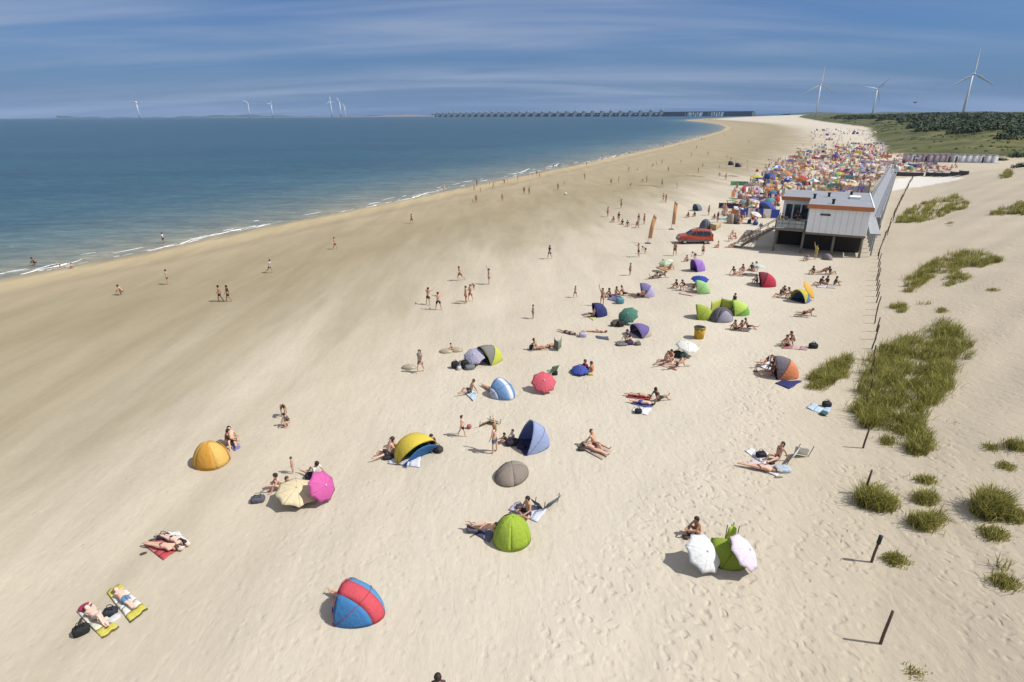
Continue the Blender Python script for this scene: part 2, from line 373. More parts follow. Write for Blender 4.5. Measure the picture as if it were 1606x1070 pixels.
chop2 = noise(nt, t, 1.0, 5, 0.62, 0.8, sc=(.30, .85, .2), rot=(0, 0, RZ * .6)); band = noise(nt, t, 1.0, 3, 0.5, 0.5, sc=(.006, .022, .1))
wc = mixc(nt, 0.6, wc, mixc(nt, smooth(nt, chop, 0.32, 0.68), (.66, .69, .72), (1.30, 1.29, 1.25)), 'MULTIPLY')
wc = mixc(nt, 0.5, wc, mixc(nt, smooth(nt, chop2, 0.35, 0.65), (.62, .66, .70), (1.34, 1.32, 1.28)), 'MULTIPLY')
wc = mixc(nt, 0.5, wc, mixc(nt, smooth(nt, band, 0.35, 0.65), (.78, .80, .84), (1.22, 1.20, 1.15)), 'MULTIPLY')
lk(nt, wc, p.inputs['Base Color']); p.inputs['Roughness'].default_value = 0.28; p.inputs['IOR'].default_value = 1.333
p.inputs['Specular IOR Level'].default_value = 0.35
w1 = noise(nt, t, 0.55, 4, 0.6, 0.4); w2 = noise(nt, t, 0.12, 3, 0.5, 0.5)
b = nd(nt, 'ShaderNodeBump'); b.inputs['Distance'].default_value = 1.0; b.inputs['Strength'].default_value = 0.7
lk(nt, mth(nt, 'ADD', mth(nt, 'MULTIPLY', w1, 0.22), mth(nt, 'MULTIPLY', w2, 0.7)), b.inputs['Height']); lk(nt, b.outputs[0], p.inputs['Normal'])
me.materials.append(wm)

# ------------------------------------------------------------------ people
V3 = Vector
def skin_mesh(name, verts, edges, radii, sub=1):
    me = bpy.data.meshes.new(name); me.from_pydata([tuple(v) for v in verts], edges, []); me.update()
    o = bpy.data.objects.new(name, me); COL.objects.link(o)
    m = o.modifiers.new('Skin', 'SKIN'); m.use_smooth_shade = True
    if sub: s = o.modifiers.new('Sub', 'SUBSURF'); s.levels = sub; s.render_levels = sub
    for i, d in enumerate(me.skin_vertices[0].data):
        d.radius = (radii[i], radii[i]); d.use_root = (i == 0)
    dg = bpy.context.evaluated_depsgraph_get(); dg.update()
    nm = bpy.data.meshes.new_from_object(o.evaluated_get(dg)); nm.name = name
    bpy.data.objects.remove(o); bpy.data.meshes.remove(me); return nm
class Fig:
    """a jointed figure; directions are given as vectors, the person faces +Y"""
    def __init__(s, up=(0, 0, 1), fwd=(0, 1, 0), ua=None, fa=None, th=None, sh=None, headup=None, face=None, toe=None):
        up = V3(up).normalized(); fwd = (V3(fwd) - up * V3(fwd).dot(up)).normalized(); rt = fwd.cross(up)
        s.v = []; s.e = []; s.r = []; P = {}
        def add(n, p, r, par=None):
            P[n] = len(s.v); s.v.append(V3(p)); s.r.append(r)
            if par: s.e.append((P[par], P[n]))
        J = lambda n: s.v[P[n]]
        add('pel', (0, 0, 0), .135); add('wst', up * .18, .115, 'pel'); add('chs', J('wst') + up * .20, .145, 'wst')
        hu = V3(headup or up).normalized(); fc = V3(face or fwd); fc = (fc - hu * fc.dot(hu)).normalized()
        add('nck', J('chs') + up * .135, .062, 'chs'); add('jaw', J('nck') + hu * .095 + fc * .02, .078, 'nck')
        add('hed', J('jaw') + hu * .085 - fc * .005, .098, 'jaw'); add('crn', J('hed') + hu * .06, .07, 'hed')
        add('nos', J('jaw') + hu * .045 + fc * .105, .016, 'jaw')
        ua = ua or [(-.2, 0, -1), (.2, 0, -1)]; fa = fa or [(-.1, .25, -1), (.1, .25, -1)]
        th = th or [(-.06, 0, -1), (.06, 0, -1)]; sh = sh or [(0, -.03, -1), (0, -.03, -1)]; toe = toe or [(-.2, 1, -.25), (.2, 1, -.25)]
        for i, sd in enumerate((-1, 1)):
            n = 'LR'[i]; d = lambda q: V3(q).normalized()
            add('sho' + n, J('chs') + up * .075 + rt * sd * .165, .060, 'chs')
            add('elb' + n, J('sho' + n) + d(ua[i]) * .285, .043, 'sho' + n)
            f = d(fa[i]); add('wri' + n, J('elb' + n) + f * .245, .029, 'elb' + n)
            add('plm' + n, J('wri' + n) + f * .085, .034, 'wri' + n)
            side = f.cross(V3((0, 0, 1)) if abs(f.z) < .8 else V3((0, 1, 0))).normalized(); nrm = side.cross(f)
            for k, (o, L) in enumerate(((-.030, .060), (-.010, .075), (.010, .072), (.030, .055))):
                a = J('plm' + n) + side * o + f * .03
                add(f'fa{k}{n}', a + f * L * .45, .0095, 'plm' + n); add(f'fb{k}{n}', a + f * L - nrm * .02, .008, f'fa{k}{n}')
            add('tha' + n, J('wri' + n) + f * .045 + side * .045, .011, 'wri' + n); add('thb' + n, J('tha' + n) + f * .04 + side * .012, .009, 'tha' + n)
            add('hip' + n, -up * .03 + rt * sd * .088, .098, 'pel')
            add('thi' + n, J('hip' + n) + d(th[i]) * .19, .082, 'hip' + n)
            add('kne' + n, J('hip' + n) + d(th[i]) * .43, .056, 'thi' + n)
            add('clf' + n, J('kne' + n) + d(sh[i]) * .15, .056, 'kne' + n)
            add('ank' + n, J('kne' + n) + d(sh[i]) * .41, .036, 'clf' + n)
            add('toe' + n, J('ank' + n) + d(toe[i]) * .17, .028, 'ank' + n)
        s.P = P; s.hu = hu; s.fc = fc; s.up = up; s.rt = rt
        low = min(v.z - r * 0.85 for v, r in zip(s.v, s.r))
        for v in s.v: v.z -= low
        # centre lying figures on their middle, others over their hips or feet
        cx = s.v[P['pel']].x; cy = s.v[P['pel']].y
        if abs(up.z) < .5: cy = (max(v.y for v in s.v) + min(v.y for v in s.v)) / 2
        for v in s.v: v.x -= cx; v.y -= cy
    def body(s, name): return skin_mesh(name, s.v, s.e, s.r)
    def j(s, n): return s.v[s.P[n]].copy()
    def trunks(s, long=.75):
        vs = [s.j('pel')]; rs = [.152]; es = []
        vs.append(s.j('pel').lerp(s.j('wst'), .45)); rs.append(.135); es.append((0, 1))
        for n in 'LR':
            i = len(vs); vs.append(s.j('hip' + n)); rs.append(.117); es.append((0, i))
            vs.append(s.j('hip' + n).lerp(s.j('kne' + n), long * .5)); rs.append(.108); es.append((i, i + 1))
            vs.append(s.j('hip' + n).lerp(s.j('kne' + n), long)); rs.append(.092); es.append((i + 1, i + 2))
        return skin_mesh('shorts', vs, es, rs)
    def brief(s):
        vs = [s.j('pel') + s.up * .03, s.j('pel') - s.up * .06]; rs = [.150, .12]
        a = skin_mesh('swimwear', [vs[0], vs[1]] + [s.j('hip' + n) for n in 'LR'], [(0, 1), (0, 2), (0, 3)], rs + [.110, .110])
        return a
    def bra(s): return skin_mesh('swimwear_top', [s.j('chs') - s.up * .02, s.j('chs') + s.up * .05], [(0, 1)], [.155, .15])
    def shirt(s):
        vs = [s.j('chs'), s.j('wst'), s.j('pel').lerp(s.j('wst'), .2), s.j('chs').lerp(s.j('nck'), .6)]; rs = [.162, .135, .15, .085]; es = [(0, 1), (1, 2), (0, 3)]
        for n in 'LR':
            i = len(vs); vs.append(s.j('sho' + n)); rs.append(.076); es.append((0, i)); vs.append(s.j('sho' + n).lerp(s.j('elb' + n), .65)); rs.append(.06); es.append((i, i + 1))
        return skin_mesh('shirt', vs, es, rs)
    def hair(s, long=False):
        c = s.j('jaw').lerp(s.j('hed'), .75) - s.fc * .012; m = MB(); rt = s.fc.cross(s.hu)
        M = Matrix((rt, s.fc, s.hu)).transposed()
        bm_v = []
        def f(a, b):
            th = math.pi * b * (0.68 if True else 1); ph = 2 * math.pi * a
            q = V3((.112 * math.sin(th) * math.cos(ph), .122 * math.sin(th) * math.sin(ph), .128 * math.cos(th)))
            if q.y > .03 and q.z < .06: q.y = .03; q.z = max(q.z, .0); q.x *= .97      # open over the face
            return c + M @ q
        m.grid(f, 14, 8)
        if long:
            def g(a, b):
                w = (a - .5) * 2; z = -.02 - b * .26; return c + M @ V3((.10 * math.sin(w * 1.6) * (1 - .25 * b), -.10 * math.cos(w * 1.5) - .015 - .02 * b, z))
            m.grid(g, 6, 4)
        return m.mesh('hair', True)

D_, U_ = -1, 1
POSES = {
 'stand': dict(),
 'walk': dict(ua=[(-.15, .35, -1), (.15, -.35, -1)], fa=[(-.05, .6, -1), (.05, -.1, -1)], th=[(-.05, -.30, -1), (.05, .38, -1)], sh=[(0, -.55, -1), (0, .12, -1)]),
 'run': dict(up=(0, .22, 1), ua=[(-.25, .7, -1), (.3, -.8, -1)], fa=[(.1, 1, .1), (.1, .3, -1)], th=[(-.05, -.5, -1), (.05, .8, -1)], sh=[(0, -1, -.7), (0, -.15, -1)], toe=[(-.1, .3, -1), (.1, 1, -.2)]),
 'play': dict(up=(0, .1, 1), ua=[(-.9, .5, -.2), (.8, .6, .2)], fa=[(-.4, 1, .2), (.2, .8, .7)], th=[(-.28, .15, -1), (.28, -.15, -1)], sh=[(-.1, -.2, -1), (.1, -.25, -1)]),
 'reach': dict(ua=[(-.25, .2, -1), (.35, .3, 1)], fa=[(-.05, .4, -1), (.1, .3, 1)], th=[(-.12, .1, -1), (.14, -.1, -1)]),
 'bend': dict(up=(0, 1, .45), face=(0, .4, -1), headup=(0, 1, .2), ua=[(-.12, .25, -1), (.12, .25, -1)], fa=[(0, .2, -1), (0, .2, -1)], th=[(-.1, .12, -1), (.1, .12, -1)], sh=[(0, -.1, -1), (0, -.1, -1)]),
 'crouch': dict(up=(0, .5, 1), ua=[(-.3, .8, -.8), (.3, .8, -.8)], fa=[(.1, .6, -1), (-.1, .6, -1)], th=[(-.35, .9, .15), (.35, .9, .15)], sh=[(0, -.5, -1), (0, -.5, -1)]),
 'sit_lean': dict(up=(0, -.38, 1), ua=[(-.35, -.55, -1), (.35, -.55, -1)], fa=[(-.1, -.35, -1), (.1, -.35, -1)], th=[(-.14, 1, .02), (.14, 1, .5)], sh=[(0, 1, -.06), (0, .75, -1)], toe=[(-.2, .6, 1), (.2, 1, -.1)]),
 'sit_knees': dict(up=(0, .22, 1), ua=[(-.15, .8, -.9), (.15, .8, -.9)], fa=[(.5, 1, .05), (-.5, 1, .05)], th=[(-.14, .8, .75), (.14, .8, .75)], sh=[(0, .42, -1), (0, .42, -1)], toe=[(-.1, 1, -.12), (.1, 1, -.12)]),
 'sit_cross': dict(up=(0, .08, 1), ua=[(-.3, .3, -1), (.3, .3, -1)], fa=[(.1, 1, -.3), (-.1, 1, -.3)], th=[(-.75, .8, .05), (.75, .8, .05)], sh=[(1, .35, -.12), (-1, .15, -.12)], toe=[(.8, .6, 0), (-.8, .6, 0)]),
 'supine': dict(up=(0, 1, .02), fwd=(0, 0, 1), ua=[(-.55, -1, -.12), (.55, -1, -.12)], fa=[(-.1, -1, .02), (.1, -1, .02)], th=[(-.12, -1, 0), (.12, -1, 0)], sh=[(0, -1, -.05), (0, -1, -.05)], toe=[(-.5, -.5, 1), (.5, -.5, 1)]),
 'supine_arm': dict(up=(0, 1, .02), fwd=(0, 0, 1), ua=[(-.9, .6, -.1), (.4, -1, -.1)], fa=[(.8, .7, .1), (.1, -1, .02)], th=[(-.14, -1, 0), (.12, -.75, .6)], sh=[(0, -1, -.05), (0, -.7, -.85)], toe=[(-.5, -.5, 1), (.1, -1, -.1)]),
 'prone': dict(up=(0, 1, .0), fwd=(0, 0, -1), face=(.8, .3, -.4), ua=[(.9, .5, -.05), (-.9, .5, -.05)], fa=[(-.3, 1, 0), (.3, 1, 0)], th=[(.1, -1, 0), (-.1, -1, 0)], sh=[(0, -1, .02), (0, -1, .02)], toe=[(.2, -1, -.2), (-.2, -1, -.2)]),
 'prone_up': dict(up=(0, 1, .45), fwd=(0, .3, -1), headup=(0, .35, 1), face=(0, 1, .1), ua=[(.25, .3, -1), (-.25, .3, -1)], fa=[(-.1, 1, -.2), (.1, 1, -.2)], th=[(.1, -1, -.12), (-.1, -1, -.12)], sh=[(0, -1, .02), (0, -.5, 1)], toe=[(.2, -1, -.2), (-.2, -.4, 1)]),
 'side': dict(up=(0, 1, .28), fwd=(1, 0, .1), headup=(0, .7, .8), ua=[(.1, .3, -1), (.5, -.5, .2)], fa=[(.3, .8, .1), (.7, -.6, -.5)], th=[(.25, -1, -.12), (.55, -1, -.05)], sh=[(-.2, -1, 0), (-.5, -1, -.05)], toe=[(.6, -1, 0), (.6, -1, 0)]),
}
FIG = {k: Fig(**v) for k, v in POSES.items()}
SK = [S(236, 190, 164, .74), S(218, 170, 140, .72), S(192, 142, 112, .70), S(240, 204, 184, .76), S(160, 112, 86, .66)]
SKM = [mat('skin', c, .6, var=.08) for c in SK]
HR = [S(40, 28, 20), S(82, 56, 36), S(168, 132, 84), S(24, 20, 20), S(118, 84, 54)]
HRM = [mat('hair', c, .7) for c in HR]
BODY = {k: f.body('person_' + k) for k, f in FIG.items()}
for k in BODY: BODY[k].materials.append(SKM[0])
GAR = {}
def garment(pose, kind):
    if (pose, kind) not in GAR:
        f = FIG[pose]; me = dict(trunks=f.trunks, shortie=lambda: f.trunks(.42), brief=f.brief, bra=f.bra, shirt=f.shirt, hair=f.hair, long_hair=lambda: f.hair(True))[kind]()
        me.materials.append(HRM[0]); GAR[(pose, kind)] = me
    return GAR[(pose, kind)]
def slot(o, m): o.material_slots[0].link = 'OBJECT'; o.material_slots[0].material = m
NPEOPLE = [0]
GNAME = dict(trunks='swim_shorts', shortie='swim_shorts', brief='swim_bottom', bra='swim_top', shirt='shirt', hair='hair', long_hair='hair')
def person(pose, px, face, label, wear=(), skin=0, hair=0, long=False, scale=1.0, group=None, cat='person', lift=0.0, pos=None, bodymat=None):
    """px: photo pixel of the feet / the middle of a sitting or lying body; face: heading in degrees or the pixel looked at.
    For lying figures the heading runs from the feet to the head."""
    p = pos if pos is not None else g1(*px)
    h = face if isinstance(face, (int, float)) else head_of(px, face)
    o = bpy.data.objects.new('person', BODY[pose]); COL.objects.link(o)
    o.location = (p.x, p.y, p.z + lift); o.rotation_euler = (0, 0, R(h - 90)); o.scale = (scale,) * 3
    slot(o, SKM[skin]); tag(o, label, cat, group)
    for kind, col in list(wear) + [('long_hair' if long else 'hair', None)]:
        c = bpy.data.objects.new(GNAME[kind], garment(pose, kind)); COL.objects.link(c); c.parent = o
        slot(c, HRM[hair] if col is None else fab(*col))
    NPEOPLE[0] += 1
    return o
# one mesh with hair and swimwear as material slots, for people who show only a few pixels tall
FARM = {}
def far_mesh(pose):
    if pose not in FARM:
        f = FIG[pose]; bm = bmesh.new()
        for k, me in enumerate((BODY[pose], garment(pose, 'shortie'), garment(pose, 'hair'))):
            n = len(bm.faces); bm.from_mesh(me); bm.faces.ensure_lookup_table()
            for q in bm.faces[n:]: q.material_index = k
        me = bpy.data.meshes.new('person_far_' + pose); bm.to_mesh(me); bm.free()
        me.materials.clear()
        for m in (SKM[1], fab(30, 40, 80), HRM[0]): me.materials.append(m)
        FARM[pose] = me
    return FARM[pose]
SWIM = [(30, 40, 90), (190, 40, 50), (25, 25, 30), (240, 240, 240), (40, 120, 180), (220, 110, 40), (60, 60, 70), (200, 70, 140), (50, 130, 110)]
CNAME = {(30, 40, 90): 'navy', (190, 40, 50): 'red', (25, 25, 30): 'black', (240, 240, 240): 'white', (40, 120, 180): 'blue', (220, 110, 40): 'orange', (60, 60, 70): 'grey', (200, 70, 140): 'pink', (50, 130, 110): 'green'}
def far_person(pose, p, h, label, group, ci=None, scale=1.0, si=None, lift=0.0):
    o = bpy.data.objects.new('person', far_mesh(pose)); COL.objects.link(o)
    o.location = (p[0], p[1], p[2] + lift); o.rotation_euler = (0, 0, R(h - 90)); o.scale = (scale,) * 3
    ms = (SKM[si if si is not None else rng.choice((0, 1, 1, 2, 2, 4))], fab(*SWIM[ci if ci is not None else rng.randrange(len(SWIM))]), HRM[rng.choice((0, 0, 1, 3, 4))])
    for i, m in enumerate(ms): o.material_slots[i].link = 'OBJECT'; o.material_slots[i].material = m
    NPEOPLE[0] += 1
    return tag(o, label, 'person', group)

# ------------------------------------------------------------------ beach things
GREY = mat('grey_metal', S(120, 122, 126), .4, 'metal')
DARKM = mat('dark_plastic', S(35, 36, 42), .6)
WHITEM = mat('white_paint', (.74, .74, .72), .5)
def tent(px, head, w, d, h, panels, label, floor=(70, 75, 90), th0=-14, group=None, lift=0.0, name='beach_tent', pos=None, sq=1.0, front=None, flap=None, size=.85):
    """pop-up shelter: a quarter dome whose mouth looks along HEAD. panels: (from, to, colour) over its width, 0..1 from the mouth's right to its left"""
    w *= size; d *= size; h *= size
    p = pos if pos is not None else g1(*px); r = empty(name, (p.x, p.y, p.z + lift), R(head - 90)); tag(r, label, 'beach tent', group)
    def pt(a, b, k=1.0):                          # a over the width, b from the mouth's arch to the ground behind
        ph = math.pi * a; th = R(th0 + (90 - th0) * b)
        cs, sn = math.cos(ph), math.sin(ph)
        rr = abs(sn) ** sq
        q = V3((k * w / 2 * (abs(cs) ** sq) * (1 if cs >= 0 else -1), -k * d * rr * math.sin(th), k * h * rr * math.cos(th)))
        q.y += d * .45; return q
    names = {}
    for i, (a0, a1, c) in enumerate(panels):
        fb = front[0] if front else 0.0
        m = MB(); m.grid(lambda a, b: pt(a0 + (a1 - a0) * a, fb + (1 - fb) * b) + V3((0, 0, .012 * math.sin(19 * a + 7 * b + i))), max(5, int(22 * (a1 - a0))), 10)
        nm = 'canopy' if len(panels) == 1 or (a0 < .5 < a1) else 'side_panel'
        solid(m.build(nm, fab(*c), r, True), .012)
    if front:
        m = MB(); m.grid(lambda a, b: pt(a, front[0] * b), 22, 6); solid(m.build('front_panel', fab(*front[1]), r, True), .012)
    if flap:
        m = MB(); m.grid(lambda a, b: pt(.04 + .92 * a, -.02) * 1.0 * V3((1, 0, b * .92)).z / max(b * .92, 1e-6) * 0 + V3((w * .46 * math.cos(math.pi * a) * (1 - .0 * b), pt(.5, 0).y * (.15 + .85 * b) + d * .42 * (1 - b) + .05 * math.sin(math.pi * a), .03 + b * .80 * pt(.5, 0).z * math.sin(math.pi * a))), 16, 6); solid(m.build('mouth_panel', fab(*flap), r, True), .012)
    for b in (0.0, front[0] if front else 0.45):
        m = MB(); m.tube([pt(.004 + .992 * i / 20, b, 1.012) + V3((0, 0, .012)) for i in range(21)], .011, 5); m.build('arch_pole', fab(*[int(x * .8) for x in panels[len(panels) // 2][2]]), r, True)
    m = MB(); n = 18; y0 = d * .45 + .12
    ring = [(w / 2 * .97 * math.cos(math.pi * i / n), d * .45 - d * .95 * math.sin(math.pi * i / n), .025) for i in range(n + 1)]
    ring = [(w * .48, y0, .03)] + ring + [(-w * .48, y0, .03)]
    m.add(ring, [tuple(range(len(ring) - 1, -1, -1))]); solid(m.build('floor_sheet', fab(*floor), r), .02)
    return r
def dome(px, head, w, d, h, cols, label, group=None, name='beach_tent', mouth=None, cat='beach tent', pos=None):
    """a whole dome of several cloth panels, with a dark mouth if given"""
    p = pos if pos is not None else g1(*px); r = empty(name, p, R(head - 90)); tag(r, label, cat, group)
    n = len(cols)
    for k, c in enumerate(cols):
        m = MB()
        def f(a, b):
            ph = 2 * math.pi * (k + a) / n + R(-90) - math.pi / n; th = math.pi / 2 * b
            fl = 1 - .035 * math.sin(math.pi * a) * math.sin(th * 2)
            return V3((w / 2 * math.sin(th) * math.cos(ph) * fl, -d / 2 * math.sin(th) * math.sin(ph) * fl, h * math.cos(th) * fl))
        m.grid(f, 6, 8); solid(m.build('canopy_panel' if n > 1 else 'canopy', fab(*c), r, True), .012)
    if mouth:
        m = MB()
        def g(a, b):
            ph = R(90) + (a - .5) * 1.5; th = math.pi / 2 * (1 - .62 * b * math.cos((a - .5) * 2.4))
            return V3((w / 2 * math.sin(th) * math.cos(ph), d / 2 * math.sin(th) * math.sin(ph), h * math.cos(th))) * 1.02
        m.grid(g, 8, 6); solid(m.build('mouth_panel', fab(*mouth), r, True), .01)
    return r
def parasol(px, hc, rad_, tilt, thead, cols, label, group=None, depth=.30, n=8, pos=None, pole=True):
    """px: pixel of the canopy's middle, which is HC above the sand; it leans TILT degrees towards THEAD"""
    p = pos if pos is not None else g1(px[0], px[1], hc)
    ax = V3((math.sin(R(tilt)) * math.cos(R(thead)), math.sin(R(tilt)) * math.sin(R(thead)), math.cos(R(tilt))))
    L = hc / max(.25, ax.z) + .25
    foot = p - ax * hc / max(.25, ax.z)
    r = empty('beach_parasol', foot); tag(r, label, 'parasol', group)
    rel = p - foot; M = ax.to_track_quat('Z', 'Y').to_matrix()
    for k in range(n if len(cols) > 1 else 1):
        m = MB(); seg = n if len(cols) == 1 else 1
        for q in range(seg):
            kk = k + q
            def f(a, b):
                ph = 2 * math.pi * (kk + a) / n; fl = math.sin(math.pi * a); rr = b * rad_ * (math.cos(math.pi / n) / math.cos((a - .5) * 2 * math.pi / n)) * (1 - .05 * fl * b)
                return rel + M @ V3((rr * math.cos(ph), rr * math.sin(ph), depth * (1 - b ** 1.7) - depth * .55 + .03 * fl * b * b))
            m.grid(f, 6, 6)
        bm = solid(m.build('canopy' if len(cols) == 1 else 'canopy_panel', fab(*cols[k % len(cols)]), r, True), .008)
    m = MB(); m.tube([(0, 0, -.2), tuple(rel * .5), tuple(rel + ax * depth * .52)], .018, 6); m.build('pole', WHITEM, r, True)
    m = MB()
    for k in range(n):
        ph = 2 * math.pi * k / n; m.tube([tuple(rel + M @ V3((0, 0, depth * .38))), tuple(rel + M @ V3((rad_ * .96 * math.cos(ph), rad_ * .96 * math.sin(ph), -depth * .57)))], .006, 4)
    m.build('ribs', GREY, r)
    m = MB(); m.ell(rel + ax * depth * .5, (.03, .03, .05), 6, 4); m.build('finial', WHITEM, r)
    return r
def towel(corners, cols, label, group=None, lift=.02, pillow=None, cat='towel', name='beach_towel', wr=.02, edge=None):
    """corners: four photo pixels; cols: stripes from the first edge to the opposite one"""
    P = [g1(*c) for c in corners] if not isinstance(corners[0], Vector) else corners
    c0 = (P[0] + P[1] + P[2] + P[3]) / 4
    m = MB(); n = len(cols); s0 = rng.uniform(0, 9)
    def f(a, b):
        q = (P[0] * (1 - a) + P[3] * a) * (1 - b) + (P[1] * (1 - a) + P[2] * a) * b
        z = float(wr * (math.sin(9 * a + s0) * math.cos(7 * b - s0) + .6 * math.sin(17 * b + 5 * a + s0)))
        e = .015 * math.sin(11 * b + s0) ; d = (P[2] - P[1])
        return q - c0 + V3((e, -e, lift + wr + z))
    nu = max(12, n * 3)
    for k in range(n):
        m.grid(lambda a, b: f((k + a) / n, b), max(2, nu // n), 8, k)
    o = m.build(name, [fab(*c) for c in cols], None, True, c0)
    solid(o, .02); tag(o, label, cat, group)
    if edge:
        e = MB(); e.tube([tuple(f(1, i / 8) + V3((0, 0, .015))) for i in range(9)], .03, 6); e.build('rolled_edge', fab(*edge), o, True)
    if pillow:
        e = MB(); q = f(.08, .5); M = Matrix.Rotation(math.atan2((P[1] - P[0]).y, (P[1] - P[0]).x), 3, 'Z')
        e.ell(q + V3((0, 0, .07)), ((P[1] - P[0]).length * .46, .17, .09), 12, 8, M=M); e.build('headrest', fab(*pillow), o, True)
    return o
def quad(px, head, w, l):
    p = g1(*px); a = V3((math.cos(R(head)), math.sin(R(head)), 0)); b = V3((-a.y, a.x, 0))
    out = []
    for i, j in ((1, 1), (1, -1), (-1, -1), (-1, 1)):
        q = p + a * i * l / 2 + b * j * w / 2; q.z = gz(q.x, q.y); out.append(q)
    return out
def bag(px, head, size, col, label, kind='bag', group=None, cat=None, pos=None, lift=0.0):
    p = pos if pos is not None else g1(*px); w, d, h = size
    m = MB()
    def f(a, b):
        th = math.pi * b; ph = 2 * math.pi * a; e = .55
        c, s_ = math.cos(ph), math.sin(ph); k = math.sin(th) ** e
        q = V3((w / 2 * k * abs(c) ** e * (1 if c > 0 else -1), d / 2 * k * abs(s_) ** e * (1 if s_ > 0 else -1), h / 2 * (1 + abs(math.cos(th)) ** e * (1 if th < math.pi / 2 else -1))))
        q *= 1 + .05 * math.sin(7 * ph + 5 * th + px[0] if px else 1); return q
    m.grid(f, 16, 9); o = m.build(dict(bag='beach_bag', clothes='clothes_pile', cool='cool_box', ball='beach_ball', bundle='towel_bundle', toy='beach_toy')[kind], fab(*col), None, True, (p.x, p.y, p.z - .03 + lift))
    o.rotation_euler.z = R(head); tag(o, label, cat or dict(bag='bag', clothes='clothes', cool='cool box', ball='ball', bundle='towel', toy='toy')[kind], group)
    if kind == 'bag':
        for sgn in (-1, 1):
            q = MB(); q.tube([(w * .25 * math.cos(t_), sgn * d * .2, h * .9 + .16 * math.sin(t_)) for t_ in [math.pi * i / 8 for i in range(9)]], .014, 5)
            q.build('handle', fab(*[int(x * .6) for x in col]), o, True)
    return o
def ball(px, r, col, label, lift=0.0, cols2=None):
    p = g1(*px) ; m = MB(); m.ell((0, 0, 0), (r, r, r), 16, 10)
    for i in range(len(m.mi)): m.mi[i] = ((i % 16) // 3) % 2 if cols2 else 0
    o = m.build('beach_ball', [fab(*col)] + ([fab(*cols2)] if cols2 else []), None, True, (p.x, p.y, p.z + r * .95 + lift)); tag(o, label, 'ball'); return o
def windbreak(pxs, h, cols, label, group=None, lean=0.0):
    """upright cloth screen along photo pixels, with its stakes"""
    P = [g1(*q) for q in pxs]; c0 = sum(P, V3()) / len(P); r = empty('windbreak', c0); tag(r, label, 'windbreak', group)
    n = len(P)
    for i in range(n - 1):
        a, b = P[i] - c0, P[i + 1] - c0; m = MB(); nn = (b - a).cross(V3((0, 0, 1))).normalized()
        m.grid(lambda s_, t_: a.lerp(b, s_) + V3((0, 0, .05 + h * t_)) + nn * (.09 * math.sin(math.pi * s_) * math.sin(math.pi * t_) + lean * t_), 8, 5)
        solid(m.build('cloth_panel', fab(*cols[i % len(cols)]), r, True), .01)
    nn = (P[-1] - P[0]).cross(V3((0, 0, 1))).normalized()
    for q in P:
        m = MB(); m.tube([tuple(q - c0 - V3((0, 0, .15))), tuple(q - c0 + V3((0, 0, h + .18)) + nn * lean)], .018, 6); m.build('stake', WOOD, r)
    return r
WOOD = mat('weathered_wood', S(112, 96, 80), .85, var=.25, sc=9)
DARKWOOD = mat('dark_wood', S(104, 86, 72), .85, var=.25, sc=9)
def chair(px, head, col, label, group=None):
    p = g1(*px); r = empty('beach_chair', p, R(head - 90)); tag(r, label, 'chair', group)
    m = MB(); m.grid(lambda a, b: V3(((a - .5) * .5, -.2 + b * .45, .28 + .04 * b - .03 * math.sin(math.pi * a))), 4, 4); solid(m.build('seat', fab(*col), r, True), .012)
    m = MB(); m.grid(lambda a, b: V3(((a - .5) * .5, -.2 - .3 * b, .28 + .58 * b - 0 * a)), 4, 5); solid(m.build('backrest', fab(*col), r, True), .012)
    for sx in (-.27, .27):
        for (y0, y1) in ((.25, -.22), (-.3, .2)):
            m = MB(); m.tube([(sx, y0, 0), (sx, y1, .32)], .012, 5); m.build('leg', GREY, r)
        m = MB(); m.tube([(sx, -.2, .28), (sx, -.5, .87)], .012, 5); m.build('back_frame', GREY, r)
    return r

